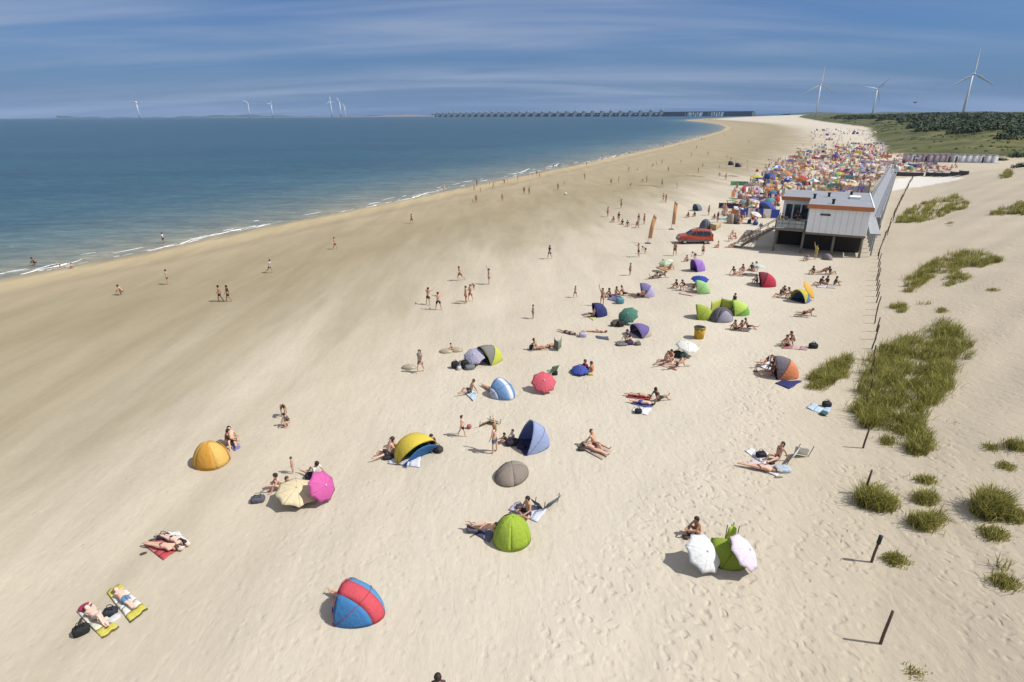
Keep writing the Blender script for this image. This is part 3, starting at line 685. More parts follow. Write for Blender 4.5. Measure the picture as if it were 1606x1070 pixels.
# ------------------------------------------------------------------ foam at the water's edge
FOAM = mat('foam', (.80, .82, .82), .9)
fm = MB()
for (u0, v0, u1, v1, wd) in [(-20, 433, 6, 429, .5), (34, 429, 68, 421, .75), (66, 422, 104, 413, .8), (178, 402, 190, 399, .5), (238, 391, 278, 383, .4), (284, 380, 327, 370, .85), (349, 365, 382, 357, .9), (400, 356, 430, 349, .3), (515, 337, 545, 330, .35), (578, 323, 606, 317, .8), (622, 315, 662, 305, .7), (665, 304, 698, 296, .35), (745, 291, 760, 288, .4), (808, 272, 826, 266, 1.0), (862, 262, 876, 257, .9), (918, 255, 936, 251, .6), (945, 250, 976, 243, .9), (1010, 240, 1030, 236, .5), (1042, 231, 1062, 226, 1.0), (1090, 222, 1106, 217, 1.2), (1126, 212, 1136, 208, 1.6)]:
    a = V3((*at_z(u0, v0, .05), .0)); b = V3((*at_z(u1, v1, .05), .0)); b += (b - a) * .25; a -= (b - a) * .2; L = (b - a).length; side = (b - a).cross(V3((0, 0, 1))).normalized()
    for row in range(3):
        x = 0.0; off0 = (row - .8) * 1.5 * wd + rng.uniform(-.3, .3); sd0 = rng.uniform(0, 20)
        while x < L:
            l_ = rng.uniform(.5, 3.8) * max(.7, wd); k_ = math.sin(math.pi * min(1, max(0, (x + l_ / 2) / L))); w_ = wd * rng.uniform(.12, .55) * (1.0 if row == 1 else .45) * (.35 + .65 * k_)
            if rng.random() < (.86 if row == 1 else .42):
                def wv(i, j):
                    xx = x + l_ * i; q = (j - .5) * 2 * w_ * math.sin(math.pi * i) ** .5 * (.75 + .25 * math.sin(xx * 5 + sd0))
                    return a.lerp(b, xx / L) + side * (q + off0 + .45 * wd * math.sin(xx * .33 + sd0) + .15 * math.sin(xx * 1.7)) + V3((0, 0, .03 + .20 * w_ * math.sin(math.pi * j)))
                fm.grid(wv, max(4, int(l_ / .35)), 4)
            x += l_ * rng.uniform(.8, 1.15)
# thin wash lines running along the whole edge
sh_ = [V3((*q, 0)) for q in SHORE[3:16]]
for a, b in zip(sh_[:-1], sh_[1:]):
    L = (b - a).length; side = (b - a).cross(V3((0, 0, 1))).normalized(); x = 0.0
    while x < L:
        l_ = rng.uniform(1.0, 6.0); w_ = rng.uniform(.05, .16) * (1 + a.y / 300); of_ = rng.choice((-.4, -1.6, -3.4, -6.0)) + rng.uniform(-.4, .4); sd0 = rng.uniform(0, 9)
        if rng.random() < .55:
            def wv(i, j):
                xx = x + l_ * i; return a.lerp(b, xx / L) + side * ((j - .5) * 2 * w_ * math.sin(math.pi * i) ** .6 + of_ + .3 * math.sin(xx * .5 + sd0)) + V3((0, 0, .03 + .12 * w_ * math.sin(math.pi * j) + max(0, of_ + .5) * .05))
            fm.grid(wv, 8, 3)
        x += l_ * rng.uniform(.5, 1.3)
tag(fm.build('sea_foam', FOAM, None, True), 'white foam of small waves breaking along the water edge', 'foam', kind='stuff')

# ------------------------------------------------------------------ far shore, barrier and wind turbines
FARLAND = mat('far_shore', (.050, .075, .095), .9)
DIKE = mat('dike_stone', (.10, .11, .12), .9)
def coast_strip(us, D, hs, name, m):
    mb = MB(); n = len(us); P0 = [far(u, D) for u in us]
    for i in range(n):
        x, y = P0[i]; h = hs[i]; mb.v += [(x, y - 60, -1), (x, y, h), (x * 1.03, y + 260, h * .9), (x * 1.04, y + 420, -1)]
    for i in range(n - 1):
        for k in range(3): mb.f.append((i * 4 + k, (i + 1) * 4 + k, (i + 1) * 4 + k + 1, i * 4 + k + 1)); mb.mi.append(0)
    return tag(mb.build(name, m, None, False), kind='structure')
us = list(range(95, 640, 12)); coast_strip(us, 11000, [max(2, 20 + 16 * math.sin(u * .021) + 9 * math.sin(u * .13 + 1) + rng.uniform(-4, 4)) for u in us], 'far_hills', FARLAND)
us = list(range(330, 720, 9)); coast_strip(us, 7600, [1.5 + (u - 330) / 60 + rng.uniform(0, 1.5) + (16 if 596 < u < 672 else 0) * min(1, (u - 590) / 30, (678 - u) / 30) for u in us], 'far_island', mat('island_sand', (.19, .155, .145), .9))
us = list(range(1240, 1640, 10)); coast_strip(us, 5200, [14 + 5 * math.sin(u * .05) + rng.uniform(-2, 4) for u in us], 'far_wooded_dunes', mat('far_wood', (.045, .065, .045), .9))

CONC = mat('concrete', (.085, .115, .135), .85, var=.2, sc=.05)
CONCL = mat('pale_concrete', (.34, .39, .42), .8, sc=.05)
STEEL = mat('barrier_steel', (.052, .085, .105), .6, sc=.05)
K = 1.65
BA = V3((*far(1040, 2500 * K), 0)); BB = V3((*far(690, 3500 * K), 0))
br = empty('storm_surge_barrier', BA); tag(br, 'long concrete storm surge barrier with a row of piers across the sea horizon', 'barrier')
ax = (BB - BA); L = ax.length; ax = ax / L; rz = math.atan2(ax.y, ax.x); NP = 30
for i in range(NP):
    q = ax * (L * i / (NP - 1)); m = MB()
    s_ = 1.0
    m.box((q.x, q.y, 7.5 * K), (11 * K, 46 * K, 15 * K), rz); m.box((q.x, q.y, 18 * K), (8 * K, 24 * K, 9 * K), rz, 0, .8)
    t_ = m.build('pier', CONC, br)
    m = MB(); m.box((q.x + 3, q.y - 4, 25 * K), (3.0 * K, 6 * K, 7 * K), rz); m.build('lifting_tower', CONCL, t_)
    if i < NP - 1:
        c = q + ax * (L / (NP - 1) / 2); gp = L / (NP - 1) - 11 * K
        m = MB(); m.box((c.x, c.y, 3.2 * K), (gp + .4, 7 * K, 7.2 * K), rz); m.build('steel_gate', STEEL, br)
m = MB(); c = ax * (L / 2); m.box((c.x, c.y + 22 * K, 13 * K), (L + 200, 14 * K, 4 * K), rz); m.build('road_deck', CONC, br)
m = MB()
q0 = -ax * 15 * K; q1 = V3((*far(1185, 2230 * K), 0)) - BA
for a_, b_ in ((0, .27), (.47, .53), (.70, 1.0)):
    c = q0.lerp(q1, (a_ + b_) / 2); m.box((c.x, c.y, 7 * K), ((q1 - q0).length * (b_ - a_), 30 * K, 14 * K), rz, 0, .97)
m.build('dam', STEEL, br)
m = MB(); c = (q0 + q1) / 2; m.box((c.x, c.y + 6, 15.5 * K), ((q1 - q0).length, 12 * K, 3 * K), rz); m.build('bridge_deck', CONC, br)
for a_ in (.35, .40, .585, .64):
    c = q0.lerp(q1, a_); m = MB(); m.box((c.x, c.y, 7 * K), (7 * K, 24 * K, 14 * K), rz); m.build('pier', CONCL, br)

TURB = mat('turbine_white', (.66, .69, .72), .4, var=.03, sc=.05)
def turbine(u, D, hub, blade, yaw, ph, label, group, zb=0.0, thick=1.0):
    x, y = far(u, D); r = empty('wind_turbine', (x, y, zb)); tag(r, label, 'wind turbine', group)
    m = MB(); m.tube([(0, 0, -8), (0, 0, hub * .5), (0, 0, hub)], 2.4 * thick * hub / 80, 14, r2=1.3 * thick * hub / 80); m.build('tower', TURB, r, True)
    Rz = Matrix.Rotation(R(yaw), 3, 'Z'); k = hub / 80
    m = MB(); m.ell((0, 0, hub + 1.2 * k), (2.0 * k, 6.0 * k, 2.1 * k), 12, 8, M=Rz); m.build('nacelle', TURB, r, True)
    hc = V3((0, 0, hub + 1.2 * k)) + Rz @ V3((0, -6.6 * k, 0))
    m = MB(); m.ell(hc, (1.7 * k, 2.2 * k, 1.7 * k), 10, 8, M=Rz); m.build('hub', TURB, r, True)
    for i in range(3):
        a = R(ph + 120 * i); dx = V3((math.cos(a), 0, math.sin(a))); nx = V3((-math.sin(a), 0, math.cos(a)))
        def f(s_, t_):
            ch = (1.0 + 2.6 * s_ / .18) if s_ < .18 else 3.6 * (1 - (s_ - .18) / .82) + .55
            w = 2 * math.pi * t_; q = dx * (1.0 * k + s_ * blade) + nx * (ch * .5 * math.cos(w) * k * thick + ch * .15 * k) + V3((0, .30 * ch * .5 * math.sin(w) * k * thick - .5 * ch * .3 * math.cos(w) * k, 0))
            return hc + Rz @ q
        m = MB(); m.grid(f, 14, 8); m.build('blade', TURB, r, True)
    return r
turbine(1282, 1630, 80, 42, -18, 88, 'tall white wind turbine behind the beach, first from the barrier', 'three big turbines behind the dunes', 4)
turbine(1371, 1830, 76, 37, -22, 48, 'smallest white turbine standing between two taller ones behind the dunes', 'three big turbines behind the dunes', 4)
turbine(1513, 1290, 84, 46, -14, 91, 'largest white wind turbine rising behind the dark wood', 'three big turbines behind the dunes', 4)
for u, D, hub, lab in [(221, 6800, 168, 'lone far wind turbine out over the open sea, farthest from the barrier'), (394, 6900, 158, 'slim white far turbine, taller of the pair on the low island'), (430, 7200, 148, 'slim white far turbine, shorter of the pair on the low island'),
                       (523, 6900, 165, 'tallest far white turbine in the cluster by the barrier end'), (537, 7100, 162, 'far white turbine in the middle of the cluster by the barrier'), (544, 7700, 120, 'shortest far turbine in the cluster beside the barrier')]:
    turbine(u, D, hub, hub * .34, rng.uniform(-20, 20), rng.uniform(0, 120), lab, 'far turbines over the sea', 0, 1.5)
# a bird over the wood
p0 = ray(np.array([1435.]), np.array([161.]))[0]; p0 = p0 / np.linalg.norm(p0) * 150; p0 = V3((p0[0], p0[1], p0[2] + CAMZ))
m = MB(); m.ell((0, 0, 0), (.30, .11, .10), 10, 6); m.ell((.33, 0, .04), (.09, .07, .07), 8, 5)
m.add([(-.28, -.03, 0), (-.28, .03, 0), (-.50, .09, .01), (-.50, -.09, .01)], [(0, 1, 2, 3)])
bird = m.build('bird', mat('bird_feather', (.03, .03, .035), .8), None, True, p0)
for sg in (-1, 1):
    m = MB(); m.grid(lambda a, b: V3((.13 - .26 * a * (1 - .5 * b) - .10 * b, sg * (.06 + .50 * b), .05 + .14 * math.sin(b * 2.4) - .02 * a)), 3, 6); solid(m.build('wing', mat('bird_feather', (.03, .03, .035), .8), bird, True), .012)
tag(bird, 'small dark bird flying above the green dunes', 'bird'); bird.rotation_euler.z = R(15)

# ------------------------------------------------------------------ beach pavilion on stilts
UD = V3((.50, .866, 0)); VD = V3((.88, -.475, 0)).normalized()          # along the coast; inland
PO = g1(1257, 398); PO.z = gz(PO.x, PO.y)
zg = PO.z; ZD = zg + 2.55
pv = empty('beach_pavilion', PO); tag(pv, 'white beach pavilion on stilts with orange roof edge and sea terrace', 'pavilion')
WALLP = mat('pavilion_panel', (.83, .85, .85), .55, var=.05, sc=.6)
ROOFG = mat('roofing_felt', (.23, .24, .27), .9, var=.2, sc=.5)
ORAN = mat('orange_fascia', (.50, .19, .075), .6, var=.15, sc=1.5)
DKG = mat('dark_glass', (.03, .04, .05), .1, 'glass')
PCON = mat('stilt_timber', (.20, .17, .13), .85, var=.25, sc=2)
UNDER = mat('shade_and_dark_fittings', (.045, .04, .035), .9)
VA = VD; UA = UD - VD * UD.dot(VD); UA.normalize()                       # exact right angle
def bx(mb, a0, a1, b0, b1, z0, z1, mi=0):
    """box in the pavilion's own axes: a along the coast, b inland, z above the sand"""
    vs = [UA * a + VA * b + V3((0, 0, z)) for z in (z0, z1) for a, b in ((a0, b0), (a1, b0), (a1, b1), (a0, b1))]
    return mb.add(vs, [(3, 2, 1, 0), (4, 5, 6, 7), (0, 1, 5, 4), (1, 2, 6, 5), (2, 3, 7, 6), (3, 0, 4, 7)], mi)
HD = 2.95; HW = 5.75; BW = 6.35; AL = 15.5
m = MB()
for k in range(9): bx(m, -.02 if k % 2 else 0.0, .12, BW * k / 9 + .012, BW * (k + 1) / 9 - .012, HD - .25, HW)
m.build('front_wall', WALLP, pv)
m = MB(); bx(m, .125, AL, .1, BW - .1, HD, HW - .02); m.build('hall', WALLP, pv)
m = MB(); bx(m, 6.5, AL - .05, -3.3, .095, HD, HW - .1); m.build('sea_wing', WALLP, pv)
for k in range(3):
    m = MB(); bx(m, 6.46, 6.499, -2.95 + k * .95, -2.15 + k * .95, HD + .25, HW - .7); w = m.build('window', DKG, pv)
    m = MB(); bx(m, 6.40, 6.455, -3.0 + k * .95, -2.95 + k * .95, HD + .2, HW - .65); bx(m, 6.40, 6.455, -2.15 + k * .95, -2.1 + k * .95, HD + .2, HW - .65); m.build('frame', WALLP, w)
for k in range(3):
    m = MB(); bx(m, 1.0 + k * 1.8, 2.4 + k * 1.8, .05, .098, HD + .3, HW - .7); w = m.build('window', DKG, pv)
    m = MB(); bx(m, .94 + k * 1.8, .995 + k * 1.8, .02, .097, HD + .25, HW - .65); bx(m, 2.405 + k * 1.8, 2.46 + k * 1.8, .02, .097, HD + .25, HW - .65); m.build('frame', WALLP, w)
m = MB(); bx(m, -.08, -.022, 1.25, 2.35, HW - .98, HW - .76); m.build('vent_slot', DKG, pv)
m = MB(); bx(m, -.15, AL + .2, -.2, BW + .25, HW, HW + .14); bx(m, 6.2, AL + .2, -3.6, -.205, HW - .004, HW + .13); m.build('roof', ROOFG, pv)
m = MB(); bx(m, -.26, -.155, -.26, BW + .3, HW - .20, HW + .30); m.build('fascia', ORAN, pv)
m = MB(); bx(m, 6.09, 6.195, -3.65, -.27, HW - .16, HW + .28); m.build('fascia', ORAN, pv)
m = MB(); bx(m, -.1, AL + .2, BW + .255, BW + .36, HW - .1, HW + .2); m.build('side_fascia', WALLP, pv)
for a_, b_, h_ in ((2.2, 2.4, .5), (9.2, 1.8, .45), (6.5, .2, .5), (12.5, 4.4, .35)):
    m = MB(); c = UA * a_ + VA * b_; m.tube([c + V3((0, 0, HW + .14)), c + V3((0, 0, HW + .14 + h_))], .16, 8); m.tube([c + V3((0, 0, HW + .14 + h_)), c + V3((0, 0, HW + .24 + h_))], .22, 8); m.build('roof_vent', UNDER, pv, False)
m = MB(); bx(m, 8.0, 9.6, 4.2, 5.4, HW + .14, HW + .42); m.build('skylight', WALLP, pv)
m = MB(); bx(m, 0, AL, .0, BW, HD - .5, HD - .255); bx(m, .35, AL, -3.5, -.005, HD - .35, HD - .1); m.build('deck', PCON, pv)
for b_ in (-3.3, -.15, BW * .5, BW - .2):
    for a_ in (.25, 4.5, 9.5, 14.5):
        m = MB(); c = UA * (a_ + (.3 if b_ < -1 else 0)) + VA * b_; m.tube([c + V3((0, 0, -.8)), c + V3((0, 0, HD - .3))], .14, 8); m.build('stilt', PCON, pv, True)
m = MB(); bx(m, 3.2, 3.3, -.1, BW - .2, .02, HD - .5); bx(m, 5.0, 5.1, -3.3, -.11, .02, HD - .36); m.build('underdeck_shade_sheet', UNDER, pv)  # dark sheets added below the deck to paint its deep shade
# terrace railing, furniture screens, stair to the sand
m = MB()
for k in range(5): c = UA * .42 + VA * (-3.45 + k * .72); m.tube([c + V3((0, 0, HD - .1)), c + V3((0, 0, HD + .95))], .03, 5)
for k in range(9): c = UA * (.42 + k * .72) + VA * -3.45; m.tube([c + V3((0, 0, HD - .1)), c + V3((0, 0, HD + .95))], .03, 5)
for z in (.5, .95):
    m.tube([UA * .42 + VA * -3.45 + V3((0, 0, HD + z)), UA * .42 + VA * -.2 + V3((0, 0, HD + z))], .03, 5); m.tube([UA * .42 + VA * -3.45 + V3((0, 0, HD + z)), UA * 6.3 + VA * -3.45 + V3((0, 0, HD + z))], .03, 5)
m.build('railing', PCON, pv)
m = MB(); bx(m, .44, .46, -3.4, -.25, HD, HD + .88); m.build('glass_screen', mat('screen_glass', (.30, .38, .38), .12, 'glass'), pv)
st = empty('stair', (0, 0, 0)); st.parent = pv
NS = 13
m = MB()
for k in range(NS): bx(m, .6, 2.2, -3.5 - .40 * (k + 1), -3.5 - .40 * k - .06, HD - .18 - k * HD / NS - .05, HD - .18 - k * HD / NS)
m.build('tread', PCON, st)
for a_ in (.54, 2.23):
    A_ = UA * a_ + VA * -3.5; B_ = UA * a_ + VA * (-3.5 - .30 * NS)
    m = MB(); m.tube([A_ + V3((0, 0, HD - .25)), B_ + V3((0, 0, -.1))], .09, 6); m.build('stringer', PCON, st)
    m = MB(); m.tube([A_ + V3((0, 0, HD + .8)), B_ + V3((0, 0, .95))], .045, 6)
    for k in range(0, NS + 1, 3): c = A_.lerp(B_, k / NS); m.tube([c + V3((0, 0, HD * (1 - k / NS) - .1)), c + V3((0, 0, HD + .8 - (HD - .15) * k / NS))], .035, 5)
    m.build('handrail', PCON, st)
def pav(a, b, z): return PO + UA * a + VA * b + V3((0, 0, z))
# the ramp that leads up from the dune entrance to the pavilion
RA = pav(AL - 1, BW + 1.0, HD - .05); RB = g1(1402, 264); RB.z += .25
rp = empty('boardwalk_ramp', RB); tag(rp, 'grey boardwalk ramp with railings rising from dune entrance to pavilion', 'boardwalk')
d_ = (RA - RB); s_ = d_.cross(V3((0, 0, 1))).normalized(); BRD = mat('grey_boards', (.27, .28, .30), .85, var=.2, sc=1.2)
m = MB(); q = [V3(), d_]
for k in range(40):
    a = d_ * (k / 40); b = d_ * ((k + .97) / 40)
    m.add([a - s_ * 1.15, a + s_ * 1.15, b + s_ * 1.15, b - s_ * 1.15] + [x - V3((0, 0, .12)) for x in (a - s_ * 1.15, a + s_ * 1.15, b + s_ * 1.15, b - s_ * 1.15)], [(0, 1, 2, 3), (7, 6, 5, 4), (0, 4, 5, 1), (1, 5, 6, 2), (2, 6, 7, 3), (3, 7, 4, 0)])
m.build('walkway', BRD, rp)
for sg, nm in ((-1, 'railing'), (1, 'railing')):
    m = MB()
    for k in range(22):
        c = d_ * (k / 21) + s_ * 1.17 * sg; m.tube([c + V3((0, 0, -.1 - max(0, (RB + c).z - gz((RB + c).x, (RB + c).y) - .1))), c + V3((0, 0, 1.0))], .06, 5)
    for z in (.35, .68, 1.0): m.tube([s_ * 1.17 * sg + V3((0, 0, z)), d_ + s_ * 1.17 * sg + V3((0, 0, z))], .045, 5)
    m.build(nm, BRD, rp)
# second walkway from the hall's inland side, with the stair landing
LA = pav(2.2, BW + .1, HD - .1)
m = MB(); m2 = [(RA - RB), (pav(1.0, BW + 1.0, HD - .05) - RB)]
dd_ = m2[1] - m2[0]; ss = dd_.cross(V3((0, 0, 1))).normalized()
a, b = m2; m.add([a - ss * .55, a + ss * .55, b + ss * .55, b - ss * .55] + [x - V3((0, 0, .15)) for x in (a - ss * .55, a + ss * .55, b + ss * .55, b - ss * .55)], [(0, 1, 2, 3), (7, 6, 5, 4), (0, 4, 5, 1), (1, 5, 6, 2), (2, 6, 7, 3), (3, 7, 4, 0)])
for k in range(6):
    c = a.lerp(b, k / 5); m.tube([c - V3((0, 0, 2.6)), c], .09, 6)
m.build('landing', BRD, rp)
# a rail of dark boards beside the ramp
r1 = [g1(u, v) for u, v in ((1378, 366), (1384, 338), (1389, 312), (1394, 290), (1398, 274))]
fr = empty('board_fence', r1[0]); tag(fr, 'low dark board fence running inland from beside the pavilion', 'fence')
m = MB()
for a, b in zip(r1[:-1], r1[1:]):
    n = max(4, int((b - a).length / .9)); nn = (b - a).cross(V3((0, 0, 1))).normalized() * .03
    for k in range(n):
        q0, q1 = a.lerp(b, k / n) - r1[0], a.lerp(b, (k + .93) / n) - r1[0]
        m.add([q0 - nn, q1 - nn, q1 + nn, q0 + nn] + [x + V3((0, 0, .95)) for x in (q0 - nn, q1 - nn, q1 + nn, q0 + nn)], [(3, 2, 1, 0), (4, 5, 6, 7), (0, 1, 5, 4), (1, 2, 6, 5), (2, 3, 7, 6), (3, 0, 4, 7)])
m.build('boards', BRD, fr)
for a in r1:
    m = MB(); m.box((a.x - r1[0].x, a.y - r1[0].y, a.z - r1[0].z + .5), (.12, .12, 1.3)); m.build('post', DARKWOOD, fr)

# ------------------------------------------------------------------ beach huts, low crates, wall by the dune entrance
HW1 = mat('hut_white', (.82, .82, .82), .6, var=.06, sc=2); HW2 = mat('hut_lilac', (.50, .42, .46), .6, var=.1, sc=2); HDK = mat('hut_dark', (.05, .045, .05), .7); HRF = mat('hut_roof', (.20, .19, .18), .8)
huts = [(1424, 'l'), (1433, 'w'), (1443, 'l'), (1452, 'l'), (1461, 'l'), (1471, 'l'), (1480, 'l'), (1489, 'l'), (1500, 'w'), (1512, 'w'), (1522, 'w'), (1532, 'w'), (1541, 'w'), (1551, 'w'), (1561, 'w')]
a_, b_ = g1(1424, 254), g1(1562, 256)
hh = math.degrees(math.atan2(b_.y - a_.y, b_.x - a_.x))
for i, (u, t_) in enumerate(huts):
    p = a_.lerp(b_, (u - 1424) / 138.0); p.z = gz(p.x, p.y); r = empty('beach_hut', p, R(hh + 28))
    tag(r, ('white gable-roofed beach hut, one of the pale row under the green dune' if t_ == 'w' else 'lilac-grey gable-roofed beach hut in the row behind the crowd'), 'beach hut', 'white beach huts in a row' if t_ == 'w' else 'lilac beach huts in a row')
    w = 1.35; dp = 2.0; h = 2.3; W_ = HW1 if t_ == 'w' else HW2
    m = MB(); m.add([(-w / 2, 0, -.2), (w / 2, 0, -.2), (w / 2, dp, -.2), (-w / 2, dp, -.2), (-w / 2, 0, h), (w / 2, 0, h), (w / 2, dp, h), (-w / 2, dp, h), (0, 0, h + .45), (0, dp, h + .45)],
                    [(3, 2, 1, 0), (0, 1, 5, 8, 4), (1, 2, 6, 5), (2, 3, 7, 9, 6), (3, 0, 4, 7)]); m.build('wall', W_, r)
    m = MB()
    for sg in (-1, 1): m.add([(0, -.15, h + .50), (0, dp + .1, h + .50), (sg * (w / 2 + .12), dp + .1, h - .02), (sg * (w / 2 + .12), -.15, h - .02), (0, -.15, h + .56), (0, dp + .1, h + .56), (sg * (w / 2 + .12), dp + .1, h + .05), (sg * (w / 2 + .12), -.15, h + .05)], [(0, 1, 2, 3), (7, 6, 5, 4), (0, 4, 5, 1), (2, 6, 7, 3), (0, 3, 7, 4), (1, 5, 6, 2)])
    m.build('roof', HRF, r)
    m = MB(); m.box((0, -.03, 1.0), (.75, .05, 1.95)); m.build('door', HDK if i in (1, 3, 7, 8, 12) else W_, r)
    m = MB(); m.box((0, -.5, .02), (1.3, .9, .12)); m.build('porch', BRD, r)
a_, b_ = g1(1452, 276), g1(1518, 275)
for i in range(5):
    p = a_.lerp(b_, (i + .5) / 5); p.z = gz(p.x, p.y); r = empty('storage_crate', p, R(math.degrees(math.atan2(b_.y - a_.y, b_.x - a_.x))))
    tag(r, 'low dark storage crate in the row beside the white sand path', 'crate', 'dark crates by the sand path')
    m = MB(); m.box((0, 0, .42), (2.0, 1.1, .95)); m.build('box', HDK, r); m = MB(); m.box((0, 0, .945), (2.12, 1.2, .09)); m.build('lid', BRD, r)
    m = MB(); m.box((0, -.58, .6), (.35, .05, .07)); m.build('handle', GREY, r)
a_, b_ = g1(1402, 276), g1(1448, 276); c = (a_ + b_) / 2
r = empty('retaining_wall', c); tag(r, 'low dark timber retaining wall at the head of the ramp', 'wall'); dv = b_ - a_
m = MB(); m.box((0, 0, .35), (dv.length, .3, 1.0), math.atan2(dv.y, dv.x)); m.build('boards', mat('tarred_wood', (.09, .08, .085), .85, var=.3), r)
m = MB(); m.box((0, 0, .91), (dv.length + .1, .5, .1), math.atan2(dv.y, dv.x)); m.build('capping', BRD, r)
# tall lamp post above the entrance
p = g1(1398, 268); r = empty('lamp_post', p); tag(r, 'thin grey lamp post at the head of the ramp', 'lamp post')
m = MB(); m.tube([(0, 0, -.3), (0, 0, 3.4)], .09, 8, r2=.06); m.build('pole', GREY, r, True); m = MB(); m.ell((.25, 0, 3.4), (.4, .14, .09), 10, 6); m.build('lamp_head', GREY, r, True)

# ------------------------------------------------------------------ posts at the foot of the dune
def post(p, label, h, lean, group=None, knob=False):
    m = MB(); a = R(rng.uniform(0, 360)); dx, dy = lean
    pts = [(0, 0, -.4), (dx * .3, dy * .3, h * .33), (dx * .7, dy * .7, h * .7), (dx, dy, h)]
    m.tube(pts, .050, 8, r2=.042)
    o = m.build('fence_post', DARKWOOD, None, True, p); tag(o, label, 'post', group)
    if knob:
        m = MB(); m.tube([(dx * .72, dy * .72, h * .72), (dx * 1.02, dy * 1.02, h * 1.02)], .072, 8); m.build('rubber_sleeve', DARKM, o, True)
    return o
post(g1(1380, 1010), 'nearest wooden post, leaning, on bare sand below the dune', 1.38, (.12, .03))
post(g1(1366, 882), 'second nearest wooden post with a dark sleeve on its top', 1.22, (.12, .02), knob=True)
post(g1(1355, 775), 'wooden post right beside a round grass tussock', 1.28, (.08, 0))
post(g1(1353, 703), 'wooden post just in front of the big marram grass patch', 1.2, (.1, 0))
path = [V3((*q, 0)) for q in FENCE[8 - 0:13]]
path = [V3((18.1, 25.6, 0))] + [V3((*q, 0)) for q in FENCE[8:12]]
seg = []
for a, b in zip(path[:-1], path[1:]):
    n = int(round((b - a).length / 2.1)); seg += [a.lerp(b, k / n) for k in range(1, n + 1)]
FP_ = []
for i, q in enumerate(seg):
    x, y = q.x + rng.uniform(-.12, .12), q.y + rng.uniform(-.1, .1); p = V3((x, y, gz(x, y))); FP_.append(p)
    if i < 1: continue
    post(p, 'wooden post in the long line of posts along the dune foot', rng.uniform(.85, 1.25), (rng.uniform(-.06, .12), rng.uniform(-.06, .06)), 'posts along the dune foot')

# ------------------------------------------------------------------ marram grass
GRM = []
for nm, c0, c1 in (('marram_green', (.125, .128, .022), (.37, .345, .080)), ('marram_straw', (.34, .30, .10), (.54, .47, .20))):
    m = bpy.data.materials.new(nm); m.use_nodes = True; nt = m.node_tree; nt.nodes.clear()
    out = nd(nt, 'ShaderNodeOutputMaterial'); p = nd(nt, 'ShaderNodeBsdfPrincipled'); t = nd(nt, 'ShaderNodeTexCoord').outputs['Object']
    n1 = noise(nt, t, 1.4, 3); n2 = noise(nt, t, 9.0, 2); f = mth(nt, 'ADD', mth(nt, 'MULTIPLY', n1, .6), mth(nt, 'MULTIPLY', n2, .4))
    c = mixc(nt, smooth(nt, f, .32, .68), c0, c1); lk(nt, c, p.inputs['Base Color']); p.inputs['Roughness'].default_value = .7; p.inputs['Specular IOR Level'].default_value = .2
    tr = nd(nt, 'ShaderNodeBsdfTranslucent'); lk(nt, c, tr.inputs[0]); mx = nd(nt, 'ShaderNodeMixShader'); mx.inputs[0].default_value = .3
    lk(nt, p.outputs[0], mx.inputs[1]); lk(nt, tr.outputs[0], mx.inputs[2]); lk(nt, mx.outputs[0], out.inputs[0]); GRM.append(m)
def px_in(poly, n):
    P = np.array(poly, float); lo, hi = P.min(0), P.max(0); out = []
    tot = 0
    while tot < n:
        q = nrng.uniform(lo, hi, (n * 2, 2)); q = q[inside(q[:, 0], q[:, 1], [tuple(x) for x in poly])]; out.append(q); tot += len(q)
    return np.concatenate(out)[:n]
